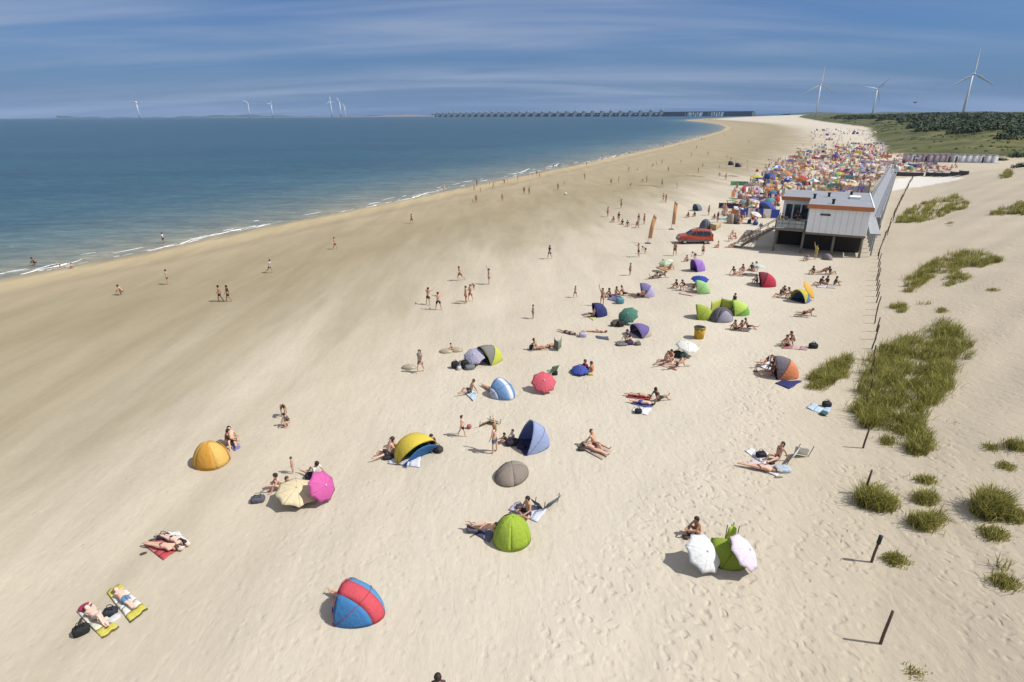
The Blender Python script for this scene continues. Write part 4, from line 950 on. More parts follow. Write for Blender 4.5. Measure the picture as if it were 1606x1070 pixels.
def grass(poly, n, h, label, per=14, w=.028, lean=(.14, .10), group=None, straw=.18, spread=.16):
    """tussocks of arching blades rooted inside the pixel outline"""
    q = px_in(poly, n); B = G(q[:, 0], q[:, 1]); c0 = B.mean(0); c0[2] = height(c0[0:1], c0[1:2])[0]
    lum = wob(B[:, 0], B[:, 1], .9, 3.0) + .5 * wob(B[:, 0], B[:, 1], .37, 1.0)
    thin_ = nrng.uniform(0, 1, n) < np.clip(.58 + 2.3 * wob(B[:, 0], B[:, 1], .55, 7.0) + .8 * wob(B[:, 0], B[:, 1], 1.3, 2.0), .0, 1)
    B = B[thin_]; lum = lum[thin_]; n = len(B)
    N = n * per; base = np.repeat(B, per, 0) + np.c_[nrng.normal(0, spread, (N, 2)), np.full(N, -.03)]
    hh = np.repeat(1.28 * h * (0.72 + .32 * lum + nrng.uniform(-.25, .35, n)), per) * nrng.uniform(.55, 1.12, N); hh = np.maximum(hh, .12)
    an = nrng.uniform(0, 2 * math.pi, N); out = nrng.uniform(.10, .62, N) * hh; ta = np.repeat(nrng.normal(0, .16, (n, 2)), per, 0)
    dx = np.cos(an) * out + (lean[0] + ta[:, 0]) * hh; dy = np.sin(an) * out + (lean[1] + ta[:, 1]) * hh
    wa = nrng.uniform(0, math.pi, N); wx, wy = np.cos(wa) * w, np.sin(wa) * w
    def ring(t, k): return np.stack([base[:, 0] + dx * t ** 1.7, base[:, 1] + dy * t ** 1.7, base[:, 2] + hh * (t - .28 * t * t * t)], 1), k
    V = []
    for t, k in ((0, 1), (.5, .9), (.85, .5)):
        p, k = ring(t, k); V += [p + np.c_[wx, wy, 0 * wx] * k / 2, p - np.c_[wx, wy, 0 * wx] * k / 2]
    tip, _ = ring(1.0, 0); V.append(tip)
    V = np.stack(V, 1).reshape(-1, 3) - c0; I = np.arange(N) * 7
    T = np.concatenate([np.stack([I + a, I + b, I + c], 1) for a, b, c in ((0, 1, 3), (0, 3, 2), (2, 3, 5), (2, 5, 4), (4, 5, 6))])
    me = mesh_np('marram_grass', V, T, False)
    mi = np.repeat(np.tile((nrng.uniform(0, 1, N) < straw).astype(np.int32), 5), 1); me.polygons.foreach_set('material_index', mi)
    me.materials.append(GRM[0]); me.materials.append(GRM[1])
    o = bpy.data.objects.new('marram_grass', me); COL.objects.link(o); o.location = tuple(c0); return tag(o, label, 'grass clump', group)
grass([(1337, 650), (1345, 610), (1352, 575), (1382, 550), (1412, 535), (1442, 522), (1472, 508), (1500, 512), (1515, 530), (1524, 560), (1518, 578), (1500, 560), (1490, 575), (1488, 610), (1470, 632), (1455, 640), (1445, 622), (1450, 655), (1438, 690), (1420, 668), (1404, 664), (1396, 650), (1388, 676), (1352, 670)], 2300, .84, 'largest patch of tall green marram grass, spilling over the post line', per=13)
grass([(1382, 690), (1396, 672), (1420, 658), (1440, 655), (1428, 672), (1402, 690), (1392, 700)], 190, .5, 'ragged low grass strip below the largest marram patch')
grass([(1420, 708), (1425, 690), (1440, 683), (1454, 690), (1456, 706), (1440, 714)], 170, .7, 'round dark green tussock just below the largest marram patch')
grass([(1260, 610), (1272, 592), (1296, 575), (1318, 568), (1330, 560), (1337, 568), (1322, 585), (1330, 592), (1308, 598), (1290, 612)], 420, .7, 'wedge shaped grass clump beside the orange and grey tent')
grass([(1355, 800), (1348, 782), (1362, 768), (1388, 766), (1404, 780), (1400, 796), (1380, 802)], 330, .78, 'bushy round tussock beside a wooden post')
grass([(1410, 455), (1418, 440), (1448, 420), (1480, 402), (1510, 394), (1535, 396), (1558, 402), (1572, 410), (1540, 420), (1515, 418), (1492, 430), (1470, 432), (1448, 446), (1428, 460)], 1150, .72, 'long sloping marram patch in the middle of the bare dune', per=11)
grass([(1478, 440), (1490, 430), (1512, 428), (1525, 436), (1505, 444), (1485, 450)], 130, .5, 'small ragged tuft under the long sloping marram patch')
grass([(1402, 350), (1415, 335), (1440, 322), (1475, 310), (1502, 308), (1520, 320), (1512, 330), (1490, 334), (1466, 346), (1440, 350)], 900, .85, 'broad marram patch on the dune behind the pavilion', per=10, w=.05)
grass([(1552, 338), (1570, 328), (1592, 322), (1630, 312), (1640, 335), (1606, 338), (1580, 340)], 420, .8, 'marram patch half cut off at the edge of the view, high on the dune', per=10, w=.05)
grass([(1566, 280), (1574, 269), (1585, 267), (1586, 277), (1574, 282)], 130, .75, 'small round olive bush high on the bare dune crest', per=14, w=.05)
for c, r_, h, lab in [((1452, 785), 13, .55, 'slim green tussock, upper one of three beside the footprints'), ((1447, 823), 15, .6, 'tussock nearest the footprint track, lowest of three'), ((1480, 812), 13, .5, 'pale tussock, rightmost of three beside the footprints'),
                      ((1552, 803), 27, .8, 'wide spiky tussock casting a dark shadow on the lower slope'), ((1590, 812), 16, .3, 'flat straw coloured tuft trailing beside the wide spiky tussock'), ((1560, 840), 13, .32, 'low dark tuft below the wide spiky tussock'),
                      ((1558, 892), 17, .62, 'upright green tussock low on the slope above a smaller tuft'), ((1581, 915), 15, .35, 'small dark tuft low on the slope beside an upright tussock'), ((1520, 928), 8, .22, 'tiny tuft between trampled footprints'),
                      ((1404, 880), 11, .28, 'low yellowish tuft beside the second nearest post'), ((1408, 486), 15, .5, 'low tuft on the slope, left of a matching darker tuft'), ((1452, 480), 12, .5, 'darker low tuft on the slope above the largest patch'), ((1478, 488), 8, .3, 'sparse pale tuft above the largest patch'),
                      ((1595, 700), 14, .5, 'dark tuft at the edge of the view on mid slope'), ((1498, 665), 6, .25, 'tiny dark tuft alone below the right of the largest patch'), ((1495, 750), 10, .22, 'flat pale tuft on bare sand halfway up the slope'), ((1580, 732), 9, .22, 'flat pale tuft near the edge of the view on mid slope'),
                      ((1453, 755), 9, .25, 'wispy tuft just above the three tussocks'), ((1556, 703), 7, .2, 'wispy pale tuft on the middle of the bare slope'), ((1487, 873), 6, .18, 'dark speck of a tuft among the footprints'), ((1438, 1057), 6, .2, 'tiny tuft at the bottom edge of the slope'),
                      ((1560, 455), 8, .3, 'tiny dark tuft on the slope below the long patch'), ((1490, 352), 9, .3, 'pale wisp below the broad marram patch'), ((1388, 790), 9, .3, 'straw tuft at the foot of the bushy round tussock')]:
    poly = [(c[0] + r_ * math.cos(k * .785) * rng.uniform(.8, 1.1), c[1] + r_ * .42 * math.sin(k * .785)) for k in range(8)]
    grass(poly, max(12, int(r_ * r_ * .42)), h, lab, straw=.25)

# ------------------------------------------------------------------ scrub and wood on the green dunes
LEAF = []          # leaf colours
for nm, c0, c1 in (('scrub_dark', (.018, .036, .016), (.050, .075, .028)), ('scrub_olive', (.060, .085, .028), (.13, .15, .05))):
    m = bpy.data.materials.new(nm); m.use_nodes = True; nt = m.node_tree; nt.nodes.clear()
    out = nd(nt, 'ShaderNodeOutputMaterial'); p = nd(nt, 'ShaderNodeBsdfPrincipled'); t = nd(nt, 'ShaderNodeTexCoord').outputs['Object']
    c = mixc(nt, smooth(nt, noise(nt, t, .35, 4), .3, .7), c0, c1); lk(nt, c, p.inputs['Base Color']); p.inputs['Roughness'].default_value = .8; lk(nt, p.outputs[0], out.inputs[0]); LEAF.append(m)
def clumps(B, rr, hr, name, per, mi, leaf=.55):
    """rounded shrubs of many leaf-sized faces"""
    n = len(B); N = n * per
    u = nrng.normal(size=(N, 3)); u /= np.linalg.norm(u, axis=1)[:, None]; u[:, 2] = np.abs(u[:, 2]) * .95
    k = nrng.uniform(.62, 1.0, N)[:, None]; Rr = np.repeat(rr, per)[:, None]; Hr = np.repeat(hr, per)[:, None]
    lump = 1 + .25 * np.sin(u[:, 0:1] * 5 + np.repeat(B[:, 0:1], per, 0)) * np.cos(u[:, 1:2] * 5)
    c = np.repeat(B, per, 0) + np.c_[u[:, :2] * Rr * k * lump, u[:, 2:] * Hr * k * lump]
    a = nrng.normal(size=(N, 3)); a = a - u * (a * u).sum(1)[:, None] * .6; a /= np.linalg.norm(a, axis=1)[:, None]; b = np.cross(u, a)
    L = (Rr * leaf * nrng.uniform(.5, 1.0, (N, 1)))
    V = np.stack([c + a * L, c + b * L * .7, c - a * L, c - b * L * .7], 1).reshape(-1, 3); I = np.arange(N) * 4
    me = mesh_np(name, V, np.stack([I, I + 1, I + 2, I + 3], 1), False); me.polygons.foreach_set('material_index', np.repeat(mi, per).astype(np.int32))
    for m in LEAF: me.materials.append(m)
    return me
# scattered over the green ground in world space: thick in the wood, thin elsewhere
N = 60000
rr_ = np.sqrt(nrng.uniform(180 ** 2, 1500 ** 2, N)); aa = np.radians(nrng.uniform(18, 50, N)); X, Y = rr_ * np.sin(aa), rr_ * np.cos(aa)
rr_ = nrng.uniform(180, 1500, N); X, Y = rr_ * np.sin(aa), rr_ * np.cos(aa)
s_f, d_f, g_f = fields(X, Y)
uu = 803 + 970.4 * X / Y
wood = (g_f > 40 + 22 * wob(X, Y, 30, 2.)) & (uu > 1430 + 30 * wob(X, Y, 60., 1.) + np.where(Y > 650, -120, 0))
thin = (g_f > 8) & (wob(X, Y, 17, 6.0) + .5 * wob(X, Y, 7, 2.0) > .25) & (nrng.uniform(0, 1, N) < .30)
keep = (wood & (nrng.uniform(0, 1, N) < .55)) | thin
X, Y, wd, rr_ = X[keep], Y[keep], wood[keep], rr_[keep]
B = np.stack([X, Y, height(X, Y) - .2], 1); sc_ = np.clip(rr_ / 500, .7, 1.6)
rad_s = np.where(wd, nrng.uniform(1.6, 3.4, len(X)), nrng.uniform(.6, 1.5, len(X))) * sc_; hgt = np.where(wd, nrng.uniform(1.8, 4.2, len(X)), nrng.uniform(.5, 1.3, len(X)))
me = clumps(B, rad_s, hgt, 'dune_scrub', 34, np.where(wd, nrng.uniform(0, 1, len(X)) < .10, nrng.uniform(0, 1, len(X)) < .75).astype(int), .34)
o = bpy.data.objects.new('dune_scrub', me); COL.objects.link(o); tag(o, 'dark scrub wood and olive bushes covering the green dunes', 'scrub', kind='stuff')
# shrubs at the edge of the bare dune
for k, (u, v, r_, h, lab) in enumerate([(1596, 246, 3.2, 2.2, 'dark shrub at the edge of the view where bare dune meets green'), (1570, 252, 2.2, 1.3, 'dark low shrub on the crest line beside the last white hut'), (1603, 262, 2.2, 1.2, 'olive shrub on the bare dune crest at the edge of the view')]):
    p = g1(u, v); q = np.array([[0, 0, -.1], [-r_ * .6, .5, -.2], [r_ * .7, .2, -.1], [.3, 1.0, -.1]]); me = clumps(q, np.array([r_, r_ * .7, r_ * .8, r_ * .6]) * .62, np.array([h, h * .7, h * .8, h * .9]), 'shrub', 150, np.array([0, 1, 0, 1]), .2)
    o = bpy.data.objects.new('shrub', me); COL.objects.link(o); o.location = p; tag(o, lab, 'shrub')
# trees that stand up out of the wood
BARK = mat('bark', (.07, .055, .04), .9)
for u, D, h, w, lab in [(1500, 520, 7.0, 5.5, 'dark rounded tree at the skyline, first of the clump below the largest turbine'), (1519, 505, 8.2, 6.5, 'tallest dark tree of the skyline clump below the largest turbine'), (1538, 520, 7.0, 6.0, 'dark spreading tree on the inland side of the skyline clump'), (1372, 900, 6.5, 7.5, 'dark tree clump standing at the foot of the smallest turbine'), (1585, 600, 6.5, 7, 'dark tree on the skyline near the edge of the view'), (1455, 560, 5.0, 5, 'dark low tree at the near corner of the wood')]:
    x, y = far(u, D); z = gz(x, y); r = empty('dune_tree', (x, y, z)); tag(r, lab, 'tree')
    m = MB(); m.tube([(0, 0, -.5), (.2, .1, h * .3), (.1, .3, h * .6), (-.2, .2, h * .85)], .32, 8, r2=.08)
    for k in range(5): a = k * 1.26; m.tube([(.15, .2, h * (.3 + .06 * k)), (math.cos(a) * w * .2, math.sin(a) * w * .2, h * (.45 + .06 * k)), (math.cos(a) * w * .38, math.sin(a) * w * .38, h * (.55 + .06 * k))], .12, 6, r2=.04)
    m.build('trunk', BARK, r, True)
    q = np.array([[rng.uniform(-.34, .34) * w, rng.uniform(-.3, .3) * w, h * rng.uniform(.22, .62)] for _ in range(11)])
    me = clumps(q, np.array([rng.uniform(.16, .28) * w for _ in q]), np.array([h * rng.uniform(.2, .34) for _ in q]), 'crown', 130, (nrng.uniform(0, 1, 11) < .12).astype(int), .17)
    o = bpy.data.objects.new('crown', me); COL.objects.link(o); o.parent = r

# ================================================================== the near beach, group by group
BL = (30, 32, 42); NAVY = (34, 44, 84); LIME = (172, 205, 38); WHT = (238, 238, 238)
# -- two sunbathers on striped mats, lowest on the beach
m1 = towel([(120, 960), (144, 946), (187, 985), (161, 1002)], [(236, 232, 215), (240, 236, 220), (236, 232, 210), (238, 225, 90)], 'white beach mat with yellow foot end and crimson headrest under a sunbather', pillow=(190, 40, 90), edge=(120, 105, 40), cat='beach mat')
m2 = towel([(168, 930), (188, 917), (232, 956), (205, 977)], [(238, 222, 90), (240, 238, 225), (240, 236, 225), (238, 238, 230), (238, 225, 80)], 'yellow and white beach mat under a sunbather in blue shorts', edge=(95, 90, 60), cat='beach mat')
person('supine_arm', (153, 972), head_of((178, 992), (132, 954)), 'sunbather on the white mat with a crimson headrest, one arm over head', [('brief', (225, 180, 175))], skin=3, hair=1, lift=.07, scale=.97)
person('supine', (198, 945), head_of((222, 966), (181, 927)), 'sunbather in blue shorts lying on the yellow and white mat', [('trunks', (96, 150, 195))], skin=3, hair=2, lift=.07, scale=.95)
bag((129, 993), 40, (.5, .36, .34), (26, 28, 26), 'black rucksack on bare sand beside the white mat')
bag((174, 963), 20, (.46, .34, .26), (38, 44, 60), 'dark blue bag between the two striped mats')
bag((180, 971), 70, (.4, .3, .12), (225, 222, 225), 'white clothes lying between the two striped mats', 'clothes')
bag((126, 975), 110, (.34, .1, .06), (60, 58, 55), 'dark strap or sandal beside the white mat', 'clothes')
# -- red towel pair
towel([(226, 855), (252, 845), (281, 861), (256, 879)], [(222, 100, 105), (226, 120, 120), (214, 80, 88), (222, 70, 80)], 'pinkish red beach towel beside a white one')
towel([(262, 836), (280, 834), (298, 852), (284, 862), (262, 836)][:4], [WHT, (232, 232, 240), WHT], 'white beach towel beside a pinkish red one')
person('prone', (256, 861), head_of((232, 857), (272, 862)), 'sunbather lying on the pinkish red towel', [('brief', (150, 60, 120))], skin=0, hair=1, lift=.06, scale=.95)
person('prone', (272, 850), head_of((252, 843), (290, 855)), 'sunbather in dark swimwear lying on the white towel beside the red one', [('brief', BL), ('bra', BL)], skin=3, hair=3, long=True, lift=.06, scale=.95)
bag((257, 845), 10, (.5, .3, .24), (40, 40, 62), 'dark bag at the far side of the red towel')
for q, lab in (((225, 869), 'left behind dark sandal beside the red towel'), ((238, 848), 'small dark sandal behind the red towel')):
    bag(q, 30, (.24, .11, .09), (70, 62, 58), lab, 'toy', cat='sandal').name = 'sandal'
# -- the red and blue shelter
tent((572, 960), 160, 1.78, 1.4, 1.10, [(0, .42, (84, 156, 216)), (.42, .66, (236, 74, 88)), (.66, 1, (54, 136, 208))], 'red beach shelter with blue side panels and a pair of legs sticking out', floor=(40, 70, 130), th0=-6, sq=1.12, size=1.0)
person('supine', (543, 945), head_of((526, 937), (574, 962)), 'person lying inside the red and blue shelter with bare legs out in the sun', [('trunks', (60, 60, 90))], skin=1, hair=1, lift=.06)
bag((531, 958), 20, (.42, .3, .22), (42, 50, 165), 'royal blue bag at the mouth of the red and blue shelter')
# -- a walker cut off by the bottom edge
person('walk', (691, 1123), 95, 'person with dark hair walking away, only the head showing at the bottom edge', [('shirt', (90, 60, 55)), ('trunks', NAVY)], skin=2, hair=0)
# -- lime dome group
dome((803, 846), 118, 1.62, 1.5, 1.16, [LIME, (182, 216, 50), (166, 198, 34), LIME, (182, 214, 56), (176, 208, 44)], 'lime green dome tent with dark mouths, standing alone between two groups of towels', mouth=(38, 60, 40))  # dark mouth sheet paints the shade inside the opening
towel([(732, 832), (742, 823), (775, 836), (768, 852)], [(110, 118, 150), (70, 76, 110), (120, 125, 150)], 'grey-blue towel at the near side of the lime dome tent')
bag((742, 833), 0, (.55, .4, .24), (112, 104, 128), 'grey-violet bag on the grey-blue towel by the lime dome', lift=.04)
person('side', (760, 836), head_of((746, 830), (776, 838)), 'sunbather lying on the grey-blue towel by the lime dome tent', [('brief', (60, 55, 90))], skin=0, hair=0, lift=.06, scale=.9)
towel([(797, 800), (810, 788), (858, 800), (842, 820)], [(200, 196, 218), (220, 222, 240), (205, 210, 235), (222, 226, 245)], 'lilac and white blanket behind the lime dome tent', cat='blanket')
person('sit_cross', (829, 806), 215, 'tanned man sitting on the lilac blanket behind the lime dome', [('trunks', (48, 44, 60))], skin=1, hair=0, lift=.05)
windbreak([(838, 792), (852, 800), (874, 786)], .45, [(98, 108, 122), (104, 112, 128)], 'low slate grey windbreak at the end of the lilac blanket', lean=.28)
bag((815, 797), 10, (.35, .28, .16), (112, 84, 84), 'brown bag on the lilac blanket', lift=.03)
# -- white and pink parasols round a green shelter
parasol((1107, 866), .72, .80, 36, -55, [(238, 240, 240)], 'white parasol leaning low over the sand beside a green tent')
tent((1149, 882), 160, 1.3, 1.1, 1.1, [(0, 1, (152, 180, 34))], 'olive green shelter squeezed between the white and the pink parasol', floor=(50, 60, 40), th0=-30)
parasol((1172, 864), .95, .76, 42, -30, [(242, 226, 246)], 'pale pink parasol leaning against the olive green shelter')
windbreak([(1136, 850), (1146, 846), (1154, 852)], .75, [(190, 220, 60), (200, 228, 80)], 'bright lime flap screen standing behind the olive green shelter', lean=.1)
person('sit_knees', (1094, 838), 200, 'tanned person sitting hunched behind the white parasol', [('brief', (40, 36, 40))], skin=2, hair=0)
bag((1080, 843), 10, (.5, .3, .16), (96, 72, 58), 'brown towel bundle beside the person behind the white parasol', 'bundle')
# -- picnic with the cream windbreak
towel([(1168, 708), (1176, 704), (1206, 712), (1200, 731)], [WHT, (226, 224, 235), (236, 234, 240)], 'white towel of the picnic by the cream windbreak')
towel([(1170, 728), (1180, 722), (1228, 738), (1218, 748)], [(230, 214, 216), (222, 200, 205), (235, 225, 222)], 'pale rose towel of the picnic by the cream windbreak')
bag((1193, 717), 8, (.5, .35, .3), (32, 28, 46), 'black square bag on the white towel by the cream windbreak', lift=.03)
person('sit_lean', (1218, 722), 205, 'tanned person sitting upright in front of the cream windbreak', [('brief', (160, 60, 40)), ('bra', (160, 60, 40))], skin=1, hair=0, long=True, lift=.03)
person('prone', (1190, 737), head_of((1160, 732), (1216, 742)), 'sunbather stretched on the pale rose towel by the cream windbreak', [('brief', (110, 75, 80))], skin=0, hair=1, lift=.06)
windbreak([(1233, 728), (1245, 712), (1266, 716)], .55, [(228, 230, 218), (236, 236, 226)], 'cream windbreak standing behind the picnic', lean=.25)
bag((1227, 738), 0, (.75, .55, .24), (190, 208, 222), 'pale blue towel bundle in front of the cream windbreak', 'bundle')
bag((1210, 727), 20, (.3, .24, .16), (46, 42, 46), 'small black bag between the two picnic towels')
bag((1221, 749), 0, (.4, .12, .07), (120, 124, 116), 'grey sandals just below the pale rose towel', 'clothes', cat='sandals').name = 'sandals'
# -- beige and pink parasols
parasol((466, 768), .62, .98, 14, -20, [(240, 222, 176)], 'cream coloured parasol low over the sand beside a bright pink one')
parasol((508, 762), .85, .76, 60, -22, [(236, 92, 178)], 'bright pink parasol tipped on its side beside a cream one')
person('sit_knees', (441, 767), 210, 'sunburnt person sitting by the cream parasol', [('brief', BL)], skin=0, hair=0)
person('sit_cross', (452, 770), 330, 'person sitting close beside the cream parasol, arms in lap', [('brief', (60, 50, 60)), ('bra', (60, 50, 60))], skin=1, hair=1, scale=.92)
person('sit_lean', (495, 748), 150, 'person in a white shirt sitting behind the pink parasol', [('shirt', WHT), ('trunks', NAVY)], skin=1, hair=0)
bag((487, 750), 10, (.5, .35, .3), (30, 36, 62), 'navy bag behind the pink parasol')
person('stand', (460, 742), 190, 'small child standing behind the cream parasol', [('brief', (120, 90, 150))], skin=1, hair=1, scale=.55, cat='child')
bag((405, 786), 12, (.62, .45, .28), (92, 94, 104), 'grey holdall alone on the sand beside the cream parasol')
towel([(458, 797), (470, 786), (488, 776), (480, 792)], [(92, 150, 170), (60, 60, 56), (50, 46, 42)], 'teal and black towel in the shade of the cream parasol')
# -- orange yellow tent
dome((332, 724), 55, 1.95, 1.7, 1.15, [(240, 172, 52), (248, 196, 92), (238, 168, 46), (246, 186, 70), (240, 176, 56)], 'orange-yellow dome tent, farthest one towards the sea', mouth=(224, 150, 40))
person('sit_knees', (357, 697), 20, 'person sitting hunched behind the orange-yellow dome tent', [('shirt', (110, 66, 56))], skin=1, hair=0)
person('sit_lean', (364, 696), 300, 'person leaning back behind the orange-yellow dome tent', [('trunks', (50, 40, 44))], skin=0, hair=0)
towel([(362, 702), (372, 696), (378, 702), (368, 708)], [(140, 140, 206)], 'small lilac-blue towel behind the orange-yellow dome tent')
# -- two children digging
person('bend', (446, 654), 300, 'child bending over to dig on the empty middle beach', [('trunks', (70, 70, 80))], skin=2, hair=0, scale=.72, cat='child')
person('crouch', (455, 668), 200, 'child crouching beside another on the empty middle beach', [('shirt', (96, 92, 88))], skin=1, hair=0, scale=.8, cat='child')
# -- yellow and blue half-dome
tent((645, 708), -48, 2.3, 1.4, 1.15, [(0, 1, (246, 218, 56))], 'yellow half-dome shelter with a blue half-moon front panel', floor=(70, 120, 180), th0=-24, flap=(34, 124, 204), size=1.0)
towel([(608, 728), (612, 720), (660, 718), (658, 734)], [(226, 224, 236), (216, 214, 230), (230, 228, 238)], 'long lilac-white mat spread below the yellow and blue shelter', wr=.03, cat='beach mat')
person('sit_lean', (609, 714), 215, 'pale person leaning back beside the yellow shelter, nearest the sea', [('trunks', BL)], skin=0, hair=0)
person('sit_knees', (622, 708), 200, 'person sitting upright right against the yellow shelter', [('brief', (90, 60, 50))], skin=1, hair=1)
bag((610, 719), 5, (.6, .4, .22), (40, 38, 44), 'black bag at the end of the long lilac-white mat')
person('sit_knees', (676, 703), 300, 'person in a dark violet top sitting on the inland side of the yellow shelter', [('shirt', (58, 44, 82)), ('trunks', BL)], skin=1, hair=0)
bag((686, 708), -30, (.62, .42, .34), (58, 56, 50), 'dark olive rucksack on the inland side of the yellow shelter')
# -- child with a ball, woman, blue shelter
person('walk', (725, 684), 10, 'boy in black trunks playing with a red ball', [('trunks', (34, 32, 36))], skin=0, hair=0, scale=.76, cat='child')
ball((736, 672), .14, (205, 110, 100), 'small red ball beside the boy in black trunks')
windbreak([(752, 668), (768, 660), (784, 664)], .30, [(212, 190, 148), (218, 196, 156)], 'sand coloured cloth screen, low, behind a standing woman', lean=.35)
person('reach', (776, 710), 160, 'woman in shorts standing with one arm raised beside the blue shelter', [('trunks', (110, 118, 140)), ('bra', (200, 140, 120))], skin=0, hair=2, long=True)
tent((838, 700), 196, 1.7, 1.6, 1.75, [(0, .5, (120, 142, 204)), (.5, 1, (158, 176, 222))], 'tall blue shelter with an open slanting mouth, seaward side dark', floor=(44, 50, 104), th0=22, size=.95)
bag((803, 697), 12, (.75, .5, .32), (42, 30, 52), 'dark violet bag in front of the tall blue shelter')
bag((818, 703), -25, (.5, .4, .28), (38, 36, 76), 'navy bag half inside the tall blue shelter')
person('sit_knees', (794, 695), 190, 'child in dark clothes sitting in front of the tall blue shelter', [('shirt', (70, 44, 54))], skin=1, hair=0, scale=.7, cat='child')
person('sit_cross', (805, 689), 220, 'child in a white shirt sitting behind bags at the blue shelter', [('shirt', WHT)], skin=0, hair=0, scale=.7, cat='child')
dome((803, 746), 150, 2.05, 1.5, .60, [(152, 138, 126), (164, 150, 136), (146, 132, 120), (158, 142, 128)], 'flat brownish beige dome, sagging, alone on the sand below the blue shelter', mouth=(110, 100, 90))
# -- couple on a blanket
towel([(905, 700), (920, 690), (960, 708), (945, 722)], [(214, 196, 172), (204, 184, 160)], 'sand coloured blanket under a reclining couple', cat='blanket')
person('sit_lean', (932, 702), head_of((920, 692), (955, 708)), 'reclining sunbather on the sand coloured blanket, propped on the elbows', [('trunks', (150, 60, 60))], skin=1, hair=1, lift=.04)
person('supine', (934, 709), head_of((955, 716), (914, 698)), 'sunbather lying flat on the sand coloured blanket beside a propped up one', [('brief', (90, 80, 80)), ('bra', (90, 80, 80))], skin=0, hair=1, long=True, lift=.06)
bag((912, 706), 0, (.4, .3, .2), (70, 62, 52), 'dark bag at the head of the sand coloured blanket')
# -- pinkish red parasol
parasol((853, 598), .72, .82, 36, -85, [(240, 92, 110)], 'coral red parasol with its own dark round shadow')
chair((865, 588), 120, (120, 158, 120), 'sage green beach chair behind the coral red parasol')
bag((870, 588), 0, (.4, .3, .34), BL, 'black bag beside the sage green beach chair')
# -- white and blue striped tent
tent((793, 622), 128, 1.95, 1.4, 1.2, [(0, .2, (226, 232, 244)), (.2, .42, (92, 152, 220)), (.42, .58, (226, 232, 246)), (.58, .8, (120, 170, 228)), (.8, 1, (206, 216, 236))], 'white shelter with light blue panels', floor=(150, 170, 200), sq=1.15)
person('supine', (768, 612), head_of((758, 606), (782, 618)), 'sunbather in a red swimsuit lying at the mouth of the white and blue shelter', [('brief', (200, 50, 56)), ('bra', (200, 50, 56)), ('shirt', (206, 70, 70))], skin=1, hair=1, lift=.02)
towel([(730, 618), (738, 611), (750, 620), (742, 630)], [(214, 228, 240), (196, 220, 236)], 'pale blue towel under a lone sitting person')
person('sit_lean', (738, 617), 200, 'person in dark shorts sitting alone on a pale blue towel', [('trunks', (50, 62, 90))], skin=1, hair=1, lift=.04, scale=.95)
# -- lime and grey tent with a lilac parasol
tent((772, 564), 215, 2.0, 1.7, 1.45, [(0, 1, (214, 222, 70))], 'yellow-lime shelter with a grey front, beside a lilac parasol', floor=(90, 90, 90), front=(.42, (132, 130, 124)))
parasol((743, 557), .75, .82, 30, -110, [(186, 182, 208)], 'lilac-grey parasol beside the yellow-lime shelter')
for q, s_, c, lab in (((714, 577), (.55, .42, .5), (28, 26, 28), 'round black bag, nearest the sea by the lilac parasol'), ((729, 577), (.5, .4, .6), (24, 26, 34), 'tall black bag in front of the lilac parasol'), ((737, 579), (.7, .45, .35), (128, 134, 136), 'grey bag in front of the yellow-lime shelter'), ((720, 580), (.3, .3, .3), (222, 220, 224), 'small white bag between black bags by the lilac parasol')):
    bag(q, 20, s_, c, lab)
person('sit_knees', (752, 570), 230, 'dark haired person crouching at the mouth of the yellow-lime shelter', [('shirt', (80, 78, 80))], skin=1, hair=0)
person('walk', (660, 584), 250, 'woman in a pale dress walking alone on the middle beach', [('shirt', (190, 176, 172)), ('trunks', (150, 140, 140))], skin=0, hair=1, long=True)
for q, lab in (((642, 577), 'small mound of dug sand behind the woman in the pale dress'), ((700, 552), 'sand castle heap in the trampled patch near the lilac parasol'), ((716, 550), 'second sand heap in the trampled patch near the lilac parasol')):
    m = MB(); m.ell((0, 0, 0), (.55, .4, .24), 12, 6, jit=.10); o = m.build('sand_heap', gm, None, True, g1(*q)); tag(o, lab, 'sand heap')
person('crouch', (711, 551), 170, 'small child squatting by sand heaps', [('brief', (80, 80, 110))], skin=1, hair=0, scale=.6, cat='child')
# -- reclining pair with screens
person('sit_lean', (842, 549), 10, 'woman leaning back with legs stretched, next to a black bag', [('brief', (60, 40, 40)), ('bra', (60, 40, 40))], skin=1, hair=0)
person('prone', (860, 545), head_of((848, 548), (874, 541)), 'sunbather lying stretched beside a green windbreak', [('brief', (120, 90, 80))], skin=2, hair=0)
bag((834, 549), 0, (.4, .3, .42), BL, 'black bag behind the woman leaning back')
windbreak([(869, 546), (875, 551), (880, 545)], .7, [(120, 128, 112), (130, 136, 120)], 'narrow sage windbreak next to a stretched sunbather')
# -- blue disc with people in red
parasol((910, 577), .38, .72, 12, 220, [(62, 84, 196)], 'flat royal blue parasol resting on the sand')
person('sit_knees', (920, 583), 200, 'person in a red top sitting by the royal blue parasol', [('shirt', (206, 40, 84))], skin=1, hair=1)
person('sit_cross', (928, 586), 150, 'person in an orange top sitting by the royal blue parasol', [('shirt', (226, 130, 80))], skin=1, hair=1)
bag((926, 588), 0, (.4, .3, .2), (230, 210, 130), 'yellow bag beside the person in orange')
